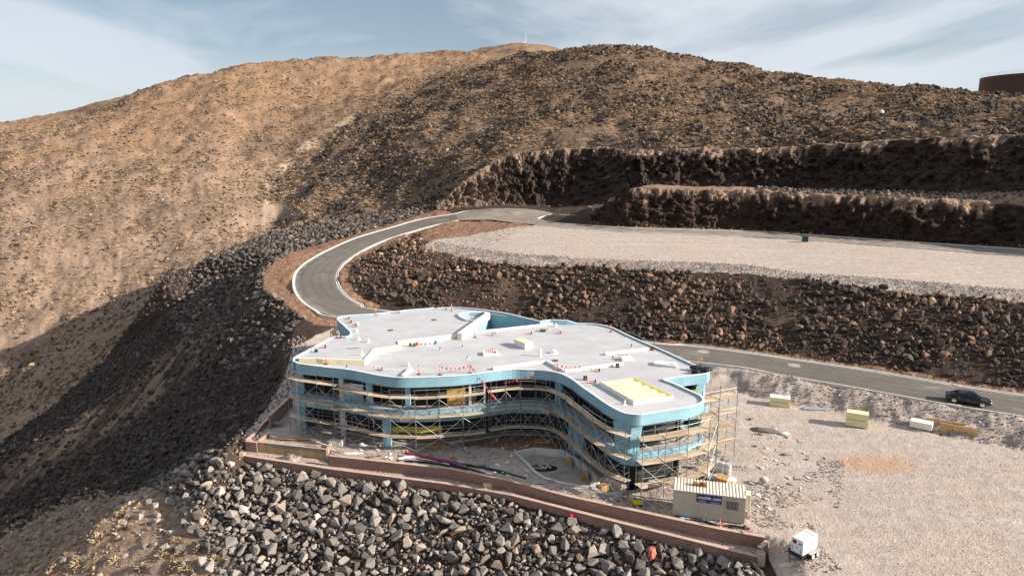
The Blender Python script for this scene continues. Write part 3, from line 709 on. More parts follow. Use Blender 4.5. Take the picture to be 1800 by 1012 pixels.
def shrub_mesh(name, seed, n=46):
    r = np.random.default_rng(seed); v = []; f = []
    for i in range(n):
        a = r.uniform(0, 2 * math.pi); el = r.uniform(0.12, 1.45); L = r.uniform(0.55, 1.0)
        d = np.array([math.cos(a) * math.cos(el), math.sin(a) * math.cos(el), math.sin(el) * 0.85])
        b = np.array([math.cos(a) * 0.15, math.sin(a) * 0.15, 0]) * r.uniform(0, 1)
        s = np.cross(d, r.normal(size=3)); s /= np.linalg.norm(s) + 1e-9; w = r.uniform(0.05, 0.12)
        m = b + d * L * 0.6; o = len(v); v += [b - s * w * .3, b + s * w * .3, m + s * w, b + d * L, m - s * w]; f += [(o, o + 1, o + 2, o + 3, o + 4)]
    me = bpy.data.meshes.new(name); me.from_pydata([tuple(p) for p in v], [], f); return me
def shrub_mat(name, stops):
    t = NT(name); tint = t.attr('tint', 'INSTANCER'); n = t.noise(2.0, 3)
    t.color(t.mix(0.4, t.ramp(tint, stops), t.ramp(n, [(0.3, 0.5), (0.7, 1.3)]), 'MULTIPLY')).rough(0.95); return t.mat
M_SHRUB = shrub_mat('dry_shrub', [(0.0, (0.16, 0.108, 0.062)), (0.4, (0.34, 0.24, 0.145)), (0.85, (0.52, 0.39, 0.26)), (1.0, (0.40, 0.32, 0.18))])
M_SHRUB_PALE = shrub_mat('pale_shrub', [(0.0, (0.30, 0.23, 0.14)), (1.0, (0.52, 0.43, 0.29))])
COL_SHRUB = bpy.data.collections.new('shrub_kinds')
for i in range(5):
    me = shrub_mesh('dry_shrub', 300 + i); me.materials.append(M_SHRUB); COL_SHRUB.objects.link(bpy.data.objects.new('dry_shrub', me))

def scatter(name, pts, rad, rot, tint, idx, coll):
    """stuff: one instance of a stone or shrub per point"""
    n = len(pts); me = bpy.data.meshes.new(name); me.vertices.add(n); me.vertices.foreach_set('co', np.asarray(pts, np.float32).ravel())
    a = me.attributes.new('rad', 'FLOAT', 'POINT'); a.data.foreach_set('value', np.asarray(rad, np.float32))
    a = me.attributes.new('tint', 'FLOAT', 'POINT'); a.data.foreach_set('value', np.asarray(tint, np.float32))
    a = me.attributes.new('rot', 'FLOAT_VECTOR', 'POINT'); a.data.foreach_set('vector', np.asarray(rot, np.float32).ravel())
    a = me.attributes.new('pick', 'INT', 'POINT'); a.data.foreach_set('value', np.asarray(idx, np.int32))
    o = link(name, me); ng = bpy.data.node_groups.new(name, 'GeometryNodeTree')
    ng.interface.new_socket('Geometry', in_out='INPUT', socket_type='NodeSocketGeometry'); ng.interface.new_socket('Geometry', in_out='OUTPUT', socket_type='NodeSocketGeometry')
    N, L = ng.nodes, ng.links
    gi, go = N.new('NodeGroupInput'), N.new('NodeGroupOutput')
    ci = N.new('GeometryNodeCollectionInfo'); ci.inputs['Collection'].default_value = coll; ci.inputs['Separate Children'].default_value = True; ci.inputs['Reset Children'].default_value = True
    ip = N.new('GeometryNodeInstanceOnPoints'); ip.inputs['Pick Instance'].default_value = True
    def na(nm, ty):
        q = N.new('GeometryNodeInputNamedAttribute'); q.data_type = ty; q.inputs['Name'].default_value = nm; return q.outputs['Attribute']
    L.new(gi.outputs[0], ip.inputs['Points']); L.new(ci.outputs[0], ip.inputs['Instance']); L.new(na('pick', 'INT'), ip.inputs['Instance Index'])
    e2r = N.new('FunctionNodeEulerToRotation'); L.new(na('rot', 'FLOAT_VECTOR'), e2r.inputs[0]); L.new(e2r.outputs[0], ip.inputs['Rotation'])
    L.new(na('rad', 'FLOAT'), ip.inputs['Scale']); L.new(ip.outputs[0], go.inputs[0])
    m = o.modifiers.new('scatter', 'NODES'); m.node_group = ng
    tag(o, kind='stuff'); return o
def rand_in(poly, n, r=rng):
    xs = [p[0] for p in poly]; ys = [p[1] for p in poly]; out = np.zeros((0, 2))
    while len(out) < n:
        X = r.uniform(min(xs), max(xs), n * 3); Y = r.uniform(min(ys), max(ys), n * 3)
        k = inside(X, Y, poly); out = np.concatenate([out, np.stack([X[k], Y[k]], 1)])
        if not k.any(): break
    return out[:n]
def pack(poly, n_try, r_lo, r_hi, power=2.2, gap=0.8, seed=1):
    """stones that lie side by side: big ones first"""
    r = np.random.default_rng(seed); xy = rand_in(poly, n_try, r)
    rad = r_lo + (r_hi - r_lo) * r.uniform(0, 1, n_try) ** power if power > 0 else np.clip(-power * np.exp(r.normal(0, 0.64, n_try)), r_lo, r_hi)
    rad = np.sort(rad)[::-1]
    cell = r_hi * 2; gr = {}; keep = []
    for i in range(n_try):
        x, y = xy[i]; R = rad[i]; cx, cy = int(x // cell), int(y // cell); ok = True
        for dx in (-1, 0, 1):
            for dy in (-1, 0, 1):
                for (qx, qy, qr) in gr.get((cx + dx, cy + dy), ()):
                    if (qx - x) ** 2 + (qy - y) ** 2 < ((qr + R) * gap) ** 2: ok = False; break
                if not ok: break
            if not ok: break
        if ok: gr.setdefault((cx, cy), []).append((x, y, R)); keep.append(i)
    return xy[keep], rad[keep]
def seen(xy, kx=0.98): return np.abs(xy[:, 0]) < xy[:, 1] * kx
ROCKSETS = []
def stones(name, xy, rad, coll, ncoll, tint=None, lift=0.25, seed=1, tilt=0.5):
    r = np.random.default_rng(seed); n = len(xy)
    z = height(xy[:, 0], xy[:, 1]) + rad * lift
    rot = np.stack([r.normal(0, tilt, n), r.normal(0, tilt, n), r.uniform(0, 6.28, n)], 1)
    tint = r.uniform(0, 1, n) if tint is None else tint
    return dict(name=name, p=np.stack([xy[:, 0], xy[:, 1], z], 1), rad=rad, rot=rot, tint=tint, idx=r.integers(0, ncoll, n), coll=coll)
K_FRONT = protos('fill_stones', 10, 400, M_RK_FRONT, npts=12, sub=1, flat=0.95)
K_MID = protos('brown_stones', 10, 430, M_RK_MID, npts=11, sub=1, flat=0.95)
K_DARK = protos('basalt_stones', 8, 460, M_RK_DARK, npts=14, flat=0.9)
K_HILL = protos('desert_stones', 6, 480, M_RK_HILL, npts=11, flat=0.8)
K_LIGHT = protos('gravel_stones', 6, 490, M_RK_LIGHT, npts=10, flat=0.8)

# front fill slope below the planter walls
fr_poly = shift(wall_front, -0.55, 0) + [V((20.5, 43, 0)), V((20, 37, 0)), V((10, 33, 0)), V((-24, 46, 0)), V((-24, 52, 0)), V((-31, 61, 0)), V((-37, 68.5, 0)), V((-42, 75, 0)), V((-36, 76, 0)), P(398, 800, 0), P(425, 805, 0)]
xy, rad = pack(fr_poly, 44000, 0.07, 0.85, -0.16, 0.56, 5)
ROCKSETS.append(stones('fill_slope_stones', xy, rad, K_FRONT, 10, lift=0.42, seed=5, tint=np.random.default_rng(55).beta(1.25, 2.1, len(xy))))
# middle slope between the two roads
k = [p for p in mid_poly]
xy, rad = pack(k, 44000, 0.10, 1.05, -0.21, 0.58, 6); m = seen(xy)
fin = fbm(xy[:, 0], xy[:, 1], 9, 3, 0.5, 66); m &= ~((fin > 0.26) & (rad > 0.45)); m &= ~((fin > 0.36) & (np.random.default_rng(67).uniform(0, 1, len(xy)) < 0.35)); xy, rad, fin = xy[m], rad[m], fin[m]
ROCKSETS.append(stones('middle_slope_stones', xy, rad, K_MID, 10, lift=0.4, seed=6, tint=np.clip(np.random.default_rng(61).beta(1.2, 2.1, len(xy)) - 0.45 * fbm(xy[:, 0], xy[:, 1], 16, 3, 0.5, 68), 0, 1)))
# apron beside the climbing road
ap_poly = shoulder_out[1:] + list(reversed(rock_crest)) + [V((-72, 145, 0)), V((-62, 128, 0)), V((-48, 112, 0)), V((-38, 104, 0))]
xy, rad = pack(ap_poly, 22000, 0.15, 0.9, -0.30, 0.62, 7)
ROCKSETS.append(stones('apron_stones', xy, rad, K_DARK, 8, lift=0.3, seed=7, tint=np.random.default_rng(71).beta(2.2, 1.6, len(xy))))
# shaded embankment on the left
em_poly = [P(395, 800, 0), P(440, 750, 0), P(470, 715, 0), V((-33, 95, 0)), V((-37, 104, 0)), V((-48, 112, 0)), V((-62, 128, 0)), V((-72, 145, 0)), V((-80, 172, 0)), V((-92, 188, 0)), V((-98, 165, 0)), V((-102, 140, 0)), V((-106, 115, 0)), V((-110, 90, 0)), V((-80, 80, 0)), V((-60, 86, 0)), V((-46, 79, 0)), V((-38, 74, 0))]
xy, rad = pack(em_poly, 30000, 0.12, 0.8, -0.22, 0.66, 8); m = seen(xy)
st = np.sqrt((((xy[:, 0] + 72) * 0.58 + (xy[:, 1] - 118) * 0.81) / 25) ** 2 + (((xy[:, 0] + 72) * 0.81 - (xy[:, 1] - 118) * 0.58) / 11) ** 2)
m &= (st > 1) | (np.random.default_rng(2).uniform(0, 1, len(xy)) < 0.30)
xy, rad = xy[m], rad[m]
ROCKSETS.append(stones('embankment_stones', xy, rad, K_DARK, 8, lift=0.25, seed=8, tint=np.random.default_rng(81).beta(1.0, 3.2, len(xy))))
# low natural ground at lower left
ln_poly = [V((-24, 50, 0)), V((-31, 60, 0)), V((-38, 69, 0)), V((-46, 79, 0)), V((-62, 90, 0)), V((-80, 82, 0)), V((-60, 50, 0)), V((-30, 40, 0))]
xy, rad = pack(ln_poly, 3500, 0.12, 0.6, 3.5, 0.9, 9); m = seen(xy)
ROCKSETS.append(stones('natural_ground_stones', xy[m], rad[m], K_FRONT, 10, lift=0.2, seed=9))
# rubble on the bench right
bp = cut1_top[4:-1] + list(reversed(cut2_base[10:-1]))
xy, rad = pack(bp, 2600, 0.2, 0.9, 3.0, 0.8, 10)
ROCKSETS.append(stones('bench_stones', xy, rad, K_DARK, 8, lift=0.3, seed=10, tint=np.random.default_rng(72).beta(2, 1.5, len(xy))))
# loose stones at the foot of the cuts
for nm, l_, sd in (('lower_cut_foot_stones', cut1_base, 27), ('upper_cut_foot_stones', cut2_base[:8], 28)):
    xy, rad = pack(shift(l_, 0.8, 0) + list(reversed(shift(l_, -1.1, 0))), 1500, 0.08, 0.7, -0.16, 0.8, sd)
    ROCKSETS.append(stones(nm, xy, rad, K_MID, 10, lift=0.35, seed=sd))
# road verges
for nm, poly, n, sd in (('verge_stones', slope_bot_r[1:] + list(reversed(low_in[:])), 2600, 12), ('bend_verge_stones', sh_poly, 3000, 13), ('mound_stones', mound_poly, 2600, 14)):
    xy, rad = pack(poly, n, 0.06, 0.22, 2.5, 1.0, sd); m = seen(xy)
    ROCKSETS.append(stones(nm, xy[m], rad[m], K_MID, 10, lift=0.1, seed=sd))
# pad verge and yard gravel
xy, rad = pack(verge_poly, 9000, 0.08, 0.28, 2.0, 0.9, 15); m = seen(xy)
ROCKSETS.append(stones('pad_verge_stones', xy[m], rad[m], K_LIGHT, 6, lift=0.2, seed=15))
xy, rad = pack(berm_poly[:-1], 7000, 0.06, 0.26, 2.2, 0.9, 16); m = seen(xy)
ROCKSETS.append(stones('berm_stones', xy[m], rad[m], K_LIGHT, 6, lift=0.2, seed=16))
yx = rand_in([V((19, 80, 0)), V((26, 74, 0)), V((35, 68, 0)), V((30, 58, 0)), V((27, 50, 0)), V((27, 40, 0)), V((22, 38, 0)), V((21, 46, 0)), V((12, 52, 0)), V((6, 58, 0)), V((18, 62, 0))], 9000, np.random.default_rng(17))
dn = fbm(yx[:, 0], yx[:, 1], 5, 3, 0.5, 71); yx = yx[dn > -0.08]
ROCKSETS.append(stones('yard_gravel', yx, np.random.default_rng(18).uniform(0.03, 0.15, len(yx)) ** 1.0, K_LIGHT, 6, lift=0.15, seed=18))
yx = rand_in([V((-25, 68, 0)), V((-24, 76, 0)), V((0, 76, 0)), V((14, 60, 0)), V((12, 52, 0)), V((0, 60, 0)), V((-12, 65, 0))], 3500, np.random.default_rng(19))
ROCKSETS.append(stones('court_gravel', yx, np.random.default_rng(20).uniform(0.03, 0.12, len(yx)), K_LIGHT, 6, lift=0.15, seed=20))
yx = rand_in([V((30, 70, 0)), V((70, 70, 0)), V((70, 36, 0)), V((28, 36, 0))], 8000, np.random.default_rng(21))
ROCKSETS.append(stones('open_yard_gravel', yx, np.random.default_rng(22).uniform(0.02, 0.075, len(yx)), K_LIGHT, 6, lift=0.15, seed=22))
lp_ = shift(pad_crest_l, 1.2, 0) + list(reversed(shift(pad_crest_l, -2.2, 0)))
xy, rad = pack(lp_, 2600, 0.05, 0.4, -0.11, 0.8, 25)
ROCKSETS.append(stones('path_edge_stones', xy, rad, K_LIGHT, 6, lift=0.2, seed=25, tint=np.random.default_rng(26).beta(1.2, 2.0, len(xy))))
wb, wf = shift(wall_back_x, -0.3, 0), shift(wall_front, 0.3, 0)
yx = rand_in(wf + list(reversed(wb)), 1500, np.random.default_rng(23))
ROCKSETS.append(stones('planter_bed_gravel', yx, np.random.default_rng(24).uniform(0.03, 0.10, len(yx)), K_LIGHT, 6, lift=0.9, seed=24))

# hills: dark stones and dry shrubs; the right hill is darker than the left
def hill_points(n, seed, dens_fn):
    r = np.random.default_rng(seed)
    Y = np.sqrt(r.uniform(130 ** 2, 480 ** 2, n)); X = Y * r.uniform(-0.88, 0.88, n)
    k = inside(X, Y, hill_poly); X, Y = X[k], Y[k]
    k = r.uniform(0, 1, len(X)) < dens_fn(X, Y); return np.stack([X[k], Y[k]], 1)
def clump(X, Y, wl, seed): return fbm(X, Y, wl, 4, 0.55, seed)
xy = hill_points(330000, 31, lambda X, Y: np.clip((0.34 + 0.50 * right_side(X, Y)) * (0.55 + 2.0 * clump(X, Y, 14, 91)), 0.05, 1) * np.clip(1.5 - Y / 420, 0.35, 1))
rs = right_side(xy[:, 0], xy[:, 1]); r_ = np.random.default_rng(32)
rad = (0.22 + 0.95 * r_.uniform(0, 1, len(xy)) ** 3.2) * (0.72 + 0.38 * rs)
ROCKSETS.append(stones('hill_stones', xy, rad, K_HILL, 6, lift=0.2, seed=33, tint=np.clip(r_.beta(1.3, 2.2, len(xy)) + 0.28 * (1 - rs), 0, 1)))
print('hill stones', len(xy))
xy = hill_points(190000, 41, lambda X, Y: np.clip((0.36 + 0.5 * right_side(X, Y)) * (0.6 - 1.6 * clump(X, Y, 11, 93)), 0.02, 1) * np.clip(1.5 - Y / 420, 0.35, 1))
r_ = np.random.default_rng(42); print('hill shrubs', len(xy))
n = len(xy)
scatter('hill_shrubs', np.stack([xy[:, 0], xy[:, 1], height(xy[:, 0], xy[:, 1]) - 0.03], 1), 0.45 + 0.65 * r_.uniform(0, 1, n) ** 1.5, np.stack([r_.normal(0, .12, n), r_.normal(0, .12, n), r_.uniform(0, 6.28, n)], 1), r_.beta(2.2, 1.6, n) * 0.95, r_.integers(0, 5, n), COL_SHRUB)

# dry grass on the low ground
xy = rand_in(ln_poly, 2600, np.random.default_rng(51)); xy = xy[fbm(xy[:, 0], xy[:, 1], 6, 3, 0.5, 97) > -0.05]; n = len(xy); r_ = np.random.default_rng(52)
scatter('dry_grass', np.stack([xy[:, 0], xy[:, 1], height(xy[:, 0], xy[:, 1]) - 0.02], 1), 0.22 + 0.35 * r_.uniform(0, 1, n) ** 2, np.stack([r_.normal(0, .12, n), r_.normal(0, .12, n), r_.uniform(0, 6.28, n)], 1), r_.uniform(0.55, 0.95, n), r_.integers(0, 5, n), COL_SHRUB)
# the 300 stones that show largest are things of their own, the rest is stuff
LAB = {'fill_slope_stones': ('angular grey stone on the fill slope below the planter walls', 'stones of the fill slope'),
       'middle_slope_stones': ('brown angular stone on the steep slope between the lower road and the gravel pad', 'stones of the middle slope'),
       'natural_ground_stones': ('loose stone on the dry grassy ground at the lower left', 'stones of the dry ground'),
       'embankment_stones': ('dark stone on the shaded embankment left of the building', 'stones of the shaded embankment')}
cand = []
for rs_ in ROCKSETS:
    if rs_['name'] in LAB:
        for i in range(len(rs_['p'])):
            p = rs_['p'][i]; q = Q(p)
            if -10 < q[0] < 1810 and q[1] < 1015: cand.append((rs_['rad'][i] / p[1], rs_['name'], i))
cand.sort(reverse=True); pick = {}
for _, nm, i in cand[:300]: pick.setdefault(nm, set()).add(i)
for rs_ in ROCKSETS:
    sel = pick.get(rs_['name'], set()); ob = list(rs_['coll'].objects)
    for i in sorted(sel):
        o = bpy.data.objects.new('stone', ob[rs_['idx'][i]].data); C.objects.link(o)
        o.location = rs_['p'][i]; o.rotation_euler = rs_['rot'][i]; o.scale = (float(rs_['rad'][i]),) * 3; o['tint'] = float(rs_['tint'][i])
        tag(o, LAB[rs_['name']][0], 'stone', LAB[rs_['name']][1])
    m = np.ones(len(rs_['p']), bool); m[list(sel)] = False
    scatter(rs_['name'], rs_['p'][m], rs_['rad'][m], rs_['rot'][m], rs_['tint'][m], rs_['idx'][m], rs_['coll'])
# pale bushes on the dry ground
M_PB = M_SHRUB_PALE
BUSH = []
for i in range(3):
    me = shrub_mesh('bush', 340 + i, 150); me.materials.append(M_PB); BUSH.append(me)
def bush(px, py, Y, s, lab, k):
    p = D(px, py, Y); o = bpy.data.objects.new('bush', BUSH[k % 3]); C.objects.link(o)
    o.location = (p.x, p.y, ground(p.x, p.y) - 0.05); o.scale = (s, s, s * 0.8); o.rotation_euler = (0, 0, k * 1.3); o['tint'] = (k * 0.37) % 1
    tag(o, lab, 'bush', 'pale bushes on the dry ground'); return o
for k, (px, py, s) in enumerate([(215, 905, 1.0), (175, 950, 1.2), (60, 1000, 1.1), (140, 990, 1.0), (290, 975, 1.1), (330, 1000, 1.0), (250, 1000, 0.9), (380, 985, 0.9), (100, 935, 0.9), (310, 950, 0.8), (205, 985, 0.9), (350, 965, 0.8)]):
    # find where the view ray meets the ground
    best = None
    for Y in np.arange(45, 110, 0.25):
        p = D(px, py, Y)
        if ground(p.x, p.y) >= p.z: best = Y; break
    if best is None: continue
    bush(px, py, best, s, 'pale dry bush on the stony ground at the lower left', k)

# ------------------------------------------------------------------ the building
def Z1(l, z): return [P(480 + x / 4.286, 520 + y / 4.286, z) for x, y in l]
def Z2(l, z): return [P(880 + x / 4.286, 520 + y / 4.286, z) for x, y in l]
ZR, ZU = 8.2, 8.65
F_LEFT = Z1([(158, 480), (180, 506), (260, 520), (420, 540), (560, 554), (680, 576), (800, 600), (900, 612), (1000, 617), (1150, 613), (1350, 604), (1500, 590), (1650, 572), (1800, 556)], ZR)
F_MID = Z2([(200, 557), (300, 560), (400, 573), (470, 593), (540, 630), (620, 690), (700, 745), (800, 815), (900, 870), (960, 888), (1040, 895), (1100, 888), (1250, 865), (1400, 840), (1490, 815), (1527, 798), (1531, 775), (1500, 745), (1400, 700), (1300, 655), (1225, 630)], ZR)
F_RIGHT = Z2([(1300, 618), (1430, 601), (1560, 585), (1577, 568)], ZR)
F_BACK = Z2([(1560, 550), (1480, 525), (1400, 490), (1250, 420), (1100, 355), (950, 290), (850, 240), (750, 215), (650, 207), (500, 207), (370, 203)], ZR)
F_BACKL = Z2([(300, 190), (150, 155), (85, 138)], ZU) + Z1([(1700, 120), (1600, 105), (1480, 93), (1360, 86), (1200, 92), (1000, 107), (800, 131), (650, 141), (520, 151), (487, 167), (492, 187), (580, 268), (575, 295), (550, 306), (450, 308), (320, 378), (200, 440), (162, 464)], ZU)
front = smooth_line(F_LEFT + F_MID, 4)
right = F_RIGHT; backr = smooth_line(F_BACK, 2); backl = smooth_line(F_BACKL, 2)
OUT = front + right + backr + backl
NF = len(front) + len(right)
def flat2(p): return V((p.x, p.y, 0))
def offset(line, d, closed=False):
    """shift a plan line; positive = outwards for a line that keeps the building on its left"""
    out = []; n = len(line)
    for i, p in enumerate(line):
        a = line[(i - 1) % n] if closed or i else line[0]; b = line[(i + 1) % n] if closed or i < n - 1 else line[-1]
        t_ = flat2(b) - flat2(a); nn = V((t_.y, -t_.x, 0)).normalized(); out.append(V((p.x + nn.x * d, p.y + nn.y * d, p.z)))
    return out
t = NT('blue_sheathing'); n = t.noise(0.6, 4); n2 = t.noise(7, 4)
c = t.ramp(n, [(0.3, (0.175, 0.345, 0.425)), (0.7, (0.245, 0.435, 0.515))]); c = t.mix(0.15, c, t.ramp(n2, [(0.35, 0.7), (0.7, 1.2)]), 'MULTIPLY')
c = t.mix(t.ramp(t.noise(0.5, 5, 0.65, t.mapping(t.obj(), (1, 1, 0.35))), [(0.55, 0.0), (0.7, 0.45)]), c, (0.34, 0.45, 0.49))
t.color(c).rough(0.7); M_BLUE = t.mat
t = NT('roof_membrane'); n = t.noise(0.35, 6, 0.6); n2 = t.noise(3.5, 5, 0.7)
c = t.ramp(n, [(0.3, (0.42, 0.422, 0.435)), (0.7, (0.51, 0.512, 0.525))]); c = t.mix(t.ramp(n2, [(0.62, 0.0), (0.75, 0.25)]), c, (0.38, 0.36, 0.35))
wv = t.n.new('ShaderNodeTexWave'); wv.inputs['Scale'].default_value = 0.16; wv.inputs['Distortion'].default_value = 0.0; wv.bands_direction = 'Y'
t.l.new(t.mapping(t.obj(), (1, 1, 1), (0, 0, 0.35)), wv.inputs[0])
c = t.mix(t.ramp(wv.outputs['Fac'], [(0.0, 0.12), (0.02, 0.0)]), c, (0.36, 0.355, 0.35))
bk_ = t.n.new('ShaderNodeTexBrick'); bk_.inputs['Scale'].default_value = 1.0; bk_.inputs['Brick Width'].default_value = 9.0; bk_.inputs['Row Height'].default_value = 2.2; bk_.inputs['Mortar Size'].default_value = 0.03
for k_, v_ in (('Color1', 1.0), ('Color2', 0.94), ('Mortar', 0.80)): bk_.inputs[k_].default_value = (v_, v_, v_, 1)
t.l.new(t.mapping(t.obj(), (1, 1, 1), (0, 0, -0.42)), bk_.inputs['Vector'])
c = t.mix(1.0, c, bk_.outputs['Color'], 'MULTIPLY')
c = t.mix(t.ramp(t.noise(0.18, 6, 0.65), [(0.55, 0.0), (0.72, 0.3)]), c, (0.36, 0.345, 0.335))
t.color(c).rough(0.75); M_ROOF = t.mat
M_WHITE = plain('white_membrane', (0.70, 0.69, 0.67), 0.6, var=0.05)
M_GLASS = plain('dark_glass', (0.018, 0.022, 0.024), 0.12, var=0.5, scale=0.4, spec=0.5)
M_MULL = plain('mullion', (0.10, 0.11, 0.11), 0.5)
M_SLAB = plain('slab_concrete', (0.46, 0.43, 0.40), 0.9, var=0.2, scale=1.0)
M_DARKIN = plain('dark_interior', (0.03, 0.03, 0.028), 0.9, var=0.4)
t = NT('yellow_sheathing'); n = t.noise(1.3, 4); v_ = t.noise(3.2, 2, 0.4, t.mapping(t.obj(), (1, 1, 2)))
c = t.ramp(n, [(0.3, (0.70, 0.60, 0.34)), (0.7, (0.80, 0.72, 0.46))]); c = t.mix(t.ramp(v_, [(0.66, 0.0), (0.69, 0.75)]), c, (0.20, 0.15, 0.05))
t.color(c).rough(0.7); M_YEL = t.mat
M_GREYP = plain('grey_panel', (0.50, 0.50, 0.51), 0.7, var=0.08)
BLD = empty('building', (0, 80, 0)); tag(BLD, 'two storey curved building under construction with white flat roof and blue sheathing', 'building')
def BP(mb, name, mats, **k):
    o = mb.build(name, mats, **k); o.parent = BLD; o.matrix_parent_inverse = BLD.matrix_basis.inverted(); return o
BLD_INV = Matrix.Translation((0, -80, 0))
def band(line, z0, z1, th, closed=False, mat=0):
    """a wall band following a plan line: outer face, inner face, top and bottom; z0/z1 may be functions of index"""
    inn = offset(line, -th, closed); mb = MB(); n = len(line); v = []
    for i in range(n):
        a, b = line[i], inn[i]; zb = z0(i) if callable(z0) else z0; zt = z1(i) if callable(z1) else z1
        v += [(a.x, a.y, zb), (a.x, a.y, zt), (b.x, b.y, zt), (b.x, b.y, zb)]
    f = []
    for i in range(n if closed else n - 1):
        j = (i + 1) % n
        for k in range(4): f.append((i * 4 + k, i * 4 + (k + 1) % 4, j * 4 + (k + 1) % 4, j * 4 + k))
    if not closed: f += [(0, 1, 2, 3), (n * 4 - 1, n * 4 - 2, n * 4 - 3, n * 4 - 4)]
    return mb.add(v, f, mat)
# fascia ring and its white coping
ztop = lambda i: ZR if i < NF + len(backr) - 3 else ZU
BP(band(OUT, 7.12, lambda i: ztop(i), 0.28, True), 'fascia', M_BLUE)
cop = offset(OUT, 0.05, True)
BP(band(cop, lambda i: ztop(i) + 0.004, lambda i: ztop(i) + 0.05, 0.24, True), 'coping', M_WHITE)
# roof decks
hole_well = [flat2(p) for p in Z1([(1500, 276), (1632, 142)], 8.1) + Z2([(372, 214)], 8.1) + Z1([(1700, 256)], 8.1)]
hole_drop = [flat2(p) for p in Z1([(1402, 141), (1430, 130), (1480, 124), (1585, 122), (1600, 131), (1560, 163), (1510, 184), (1460, 180), (1420, 160)], ZU)]
up_line = Z1([(192, 466), (440, 474), (690, 482), (770, 396), (958, 368), (946, 338), (1180, 312), (1398, 285), (1612, 128)], ZU)
def deck(name, outer, holes, z, mat):
    loops = [outer] + holes; v = []; 
    for l in loops: v += [(p.x, p.y, z) for p in l]
    tr = tessellate_polygon([[flat2(p) for p in l] for l in loops])
    mb = MB(); mb.add(v, [tuple(x) for x in tr]); me = mb.mesh(name, recalc=False)
    if me.polygons and sum(p.normal.z for p in me.polygons) < 0: me.flip_normals()
    return link(name, me, mat)
def own(o): o.parent = BLD; o.matrix_parent_inverse = BLD_INV; return o
own(deck('roof_deck', offset(OUT, -0.15, True), [hole_well], 8.05, M_ROOF))
# upper deck: from the front left corner round the back to the diagonal wall
bl_part = [p for p in offset(backl, -0.15)]
cut_i = min(range(len(bl_part)), key=lambda i: (flat2(bl_part[i]) - flat2(up_line[-1])).length)
upper_outer = [flat2(p) for p in up_line] + [flat2(p) for p in bl_part[cut_i:]]
own(deck('upper_roof_deck', upper_outer, [hole_drop], 8.5, M_ROOF))
ul2 = offset(up_line, 0.0)
own(band(up_line, 8.05, 8.62, 0.3).build('step_wall', M_WHITE))
# yellow gypsum boards on the step walls
def boards(a, b, n, z0, z1, d=0.03, mat=None, name='sheathing_board'):
    t_ = (b - a); nn = V((t_.y, -t_.x, 0)).normalized(); L = t_.length / n
    for i in range(n):
        mb = MB(); M = Matrix.Translation(V((a.x, a.y, 0)) + flat2(t_) * (i / n) + nn * 0.01) @ Matrix.Rotation(math.atan2(t_.y, t_.x), 4, 'Z')
        mb.box(0.01, -d, z0, L - 0.01, 0, z1 - 0.02 * (i % 2), M=M); own(mb.build(name, mat or M_YEL))
boards(up_line[0], up_line[2], 5, 8.08, 8.58)
boards(up_line[3], up_line[4], 3, 8.08, 8.58)
boards(up_line[5], up_line[7], 5, 8.08, 8.60)
# diagonal parapet, curbs
def wallseg(name, a, b, w, z0, z1, mat):
    t_ = flat2(b) - flat2(a); L = t_.length
    mb = MB(); M = Matrix.Translation(flat2(a)) @ Matrix.Rotation(math.atan2(t_.y, t_.x), 4, 'Z')
    mb.box(0, -w / 2, z0, L, w / 2, z1, M=M); o = own(mb.build(name, mat)); bevel(o, 0.03, 1); return o
a, b = Z1([(1405, 288), (1618, 134)], 8.8); wallseg('parapet', a, b, 0.7, 8.05, 8.95, M_WHITE)
for (x0, y0, x1, y1, zz) in ((-60, 547, 345, 492, 2), (345, 492, 478, 562, 2), (480, 562, 918, 510, 2), (785, 437, 1110, 398, 2), (620, 548, 1030, 560, 1)):
    a, b = (Z2 if zz == 2 else Z1)([(x0, y0), (x1, y1)], 8.2)
    if zz == 1: a, b = Z1([(975, 605), (1040, 548)], 8.2)
    wallseg('roof_curb', a, b, 0.35, 8.05, 8.36, M_WHITE)
# light well walls and the drop shaped opening
def shaft(name, poly, z0, z1, mat, th=0.15):
    v = []; n = len(poly); c = sum(poly, V()) / n; f = []
    for p in poly:
        q = c + (p - c) * (1 + th / max(0.5, (p - c).length)); v += [(p.x, p.y, z0), (p.x, p.y, z1), (q.x, q.y, z1), (q.x, q.y, z0)]
    for i in range(n):
        j = (i + 1) % n
        for k in range(4): f.append((i * 4 + k, i * 4 + (k + 1) % 4, j * 4 + (k + 1) % 4, j * 4 + k))
    return own(MB().add(v, f).build(name, mat))
shaft('light_well_wall', hole_well, 5.2, 8.18, M_BLUE)
shaft('light_well_curb', [c_ for c_ in hole_well], 8.06, 8.32, M_WHITE, 0.4)
shaft('oval_opening_wall', hole_drop, 6.6, 8.6, M_BLUE)
shaft('oval_opening_curb', hole_drop, 8.51, 8.75, M_WHITE, 0.3)
# storeys under the fascia, along the front
fr = front + right
Z_SP0, Z_SP1, Z_W1 = 3.15, 4.35, 7.12
rec = offset(fr, -1.15); rec0 = offset(fr, -1.6)
own(band(offset(fr, -0.28), 7.0, 7.11, 1.0).build('soffit', M_SLAB))
own(band(fr, Z_SP0, Z_SP1, 0.3).build('spandrel', M_BLUE))
own(band(offset(fr, -0.3), Z_SP1 - 0.25, Z_SP1 - 0.03, 1.6).build('floor_slab', M_SLAB))
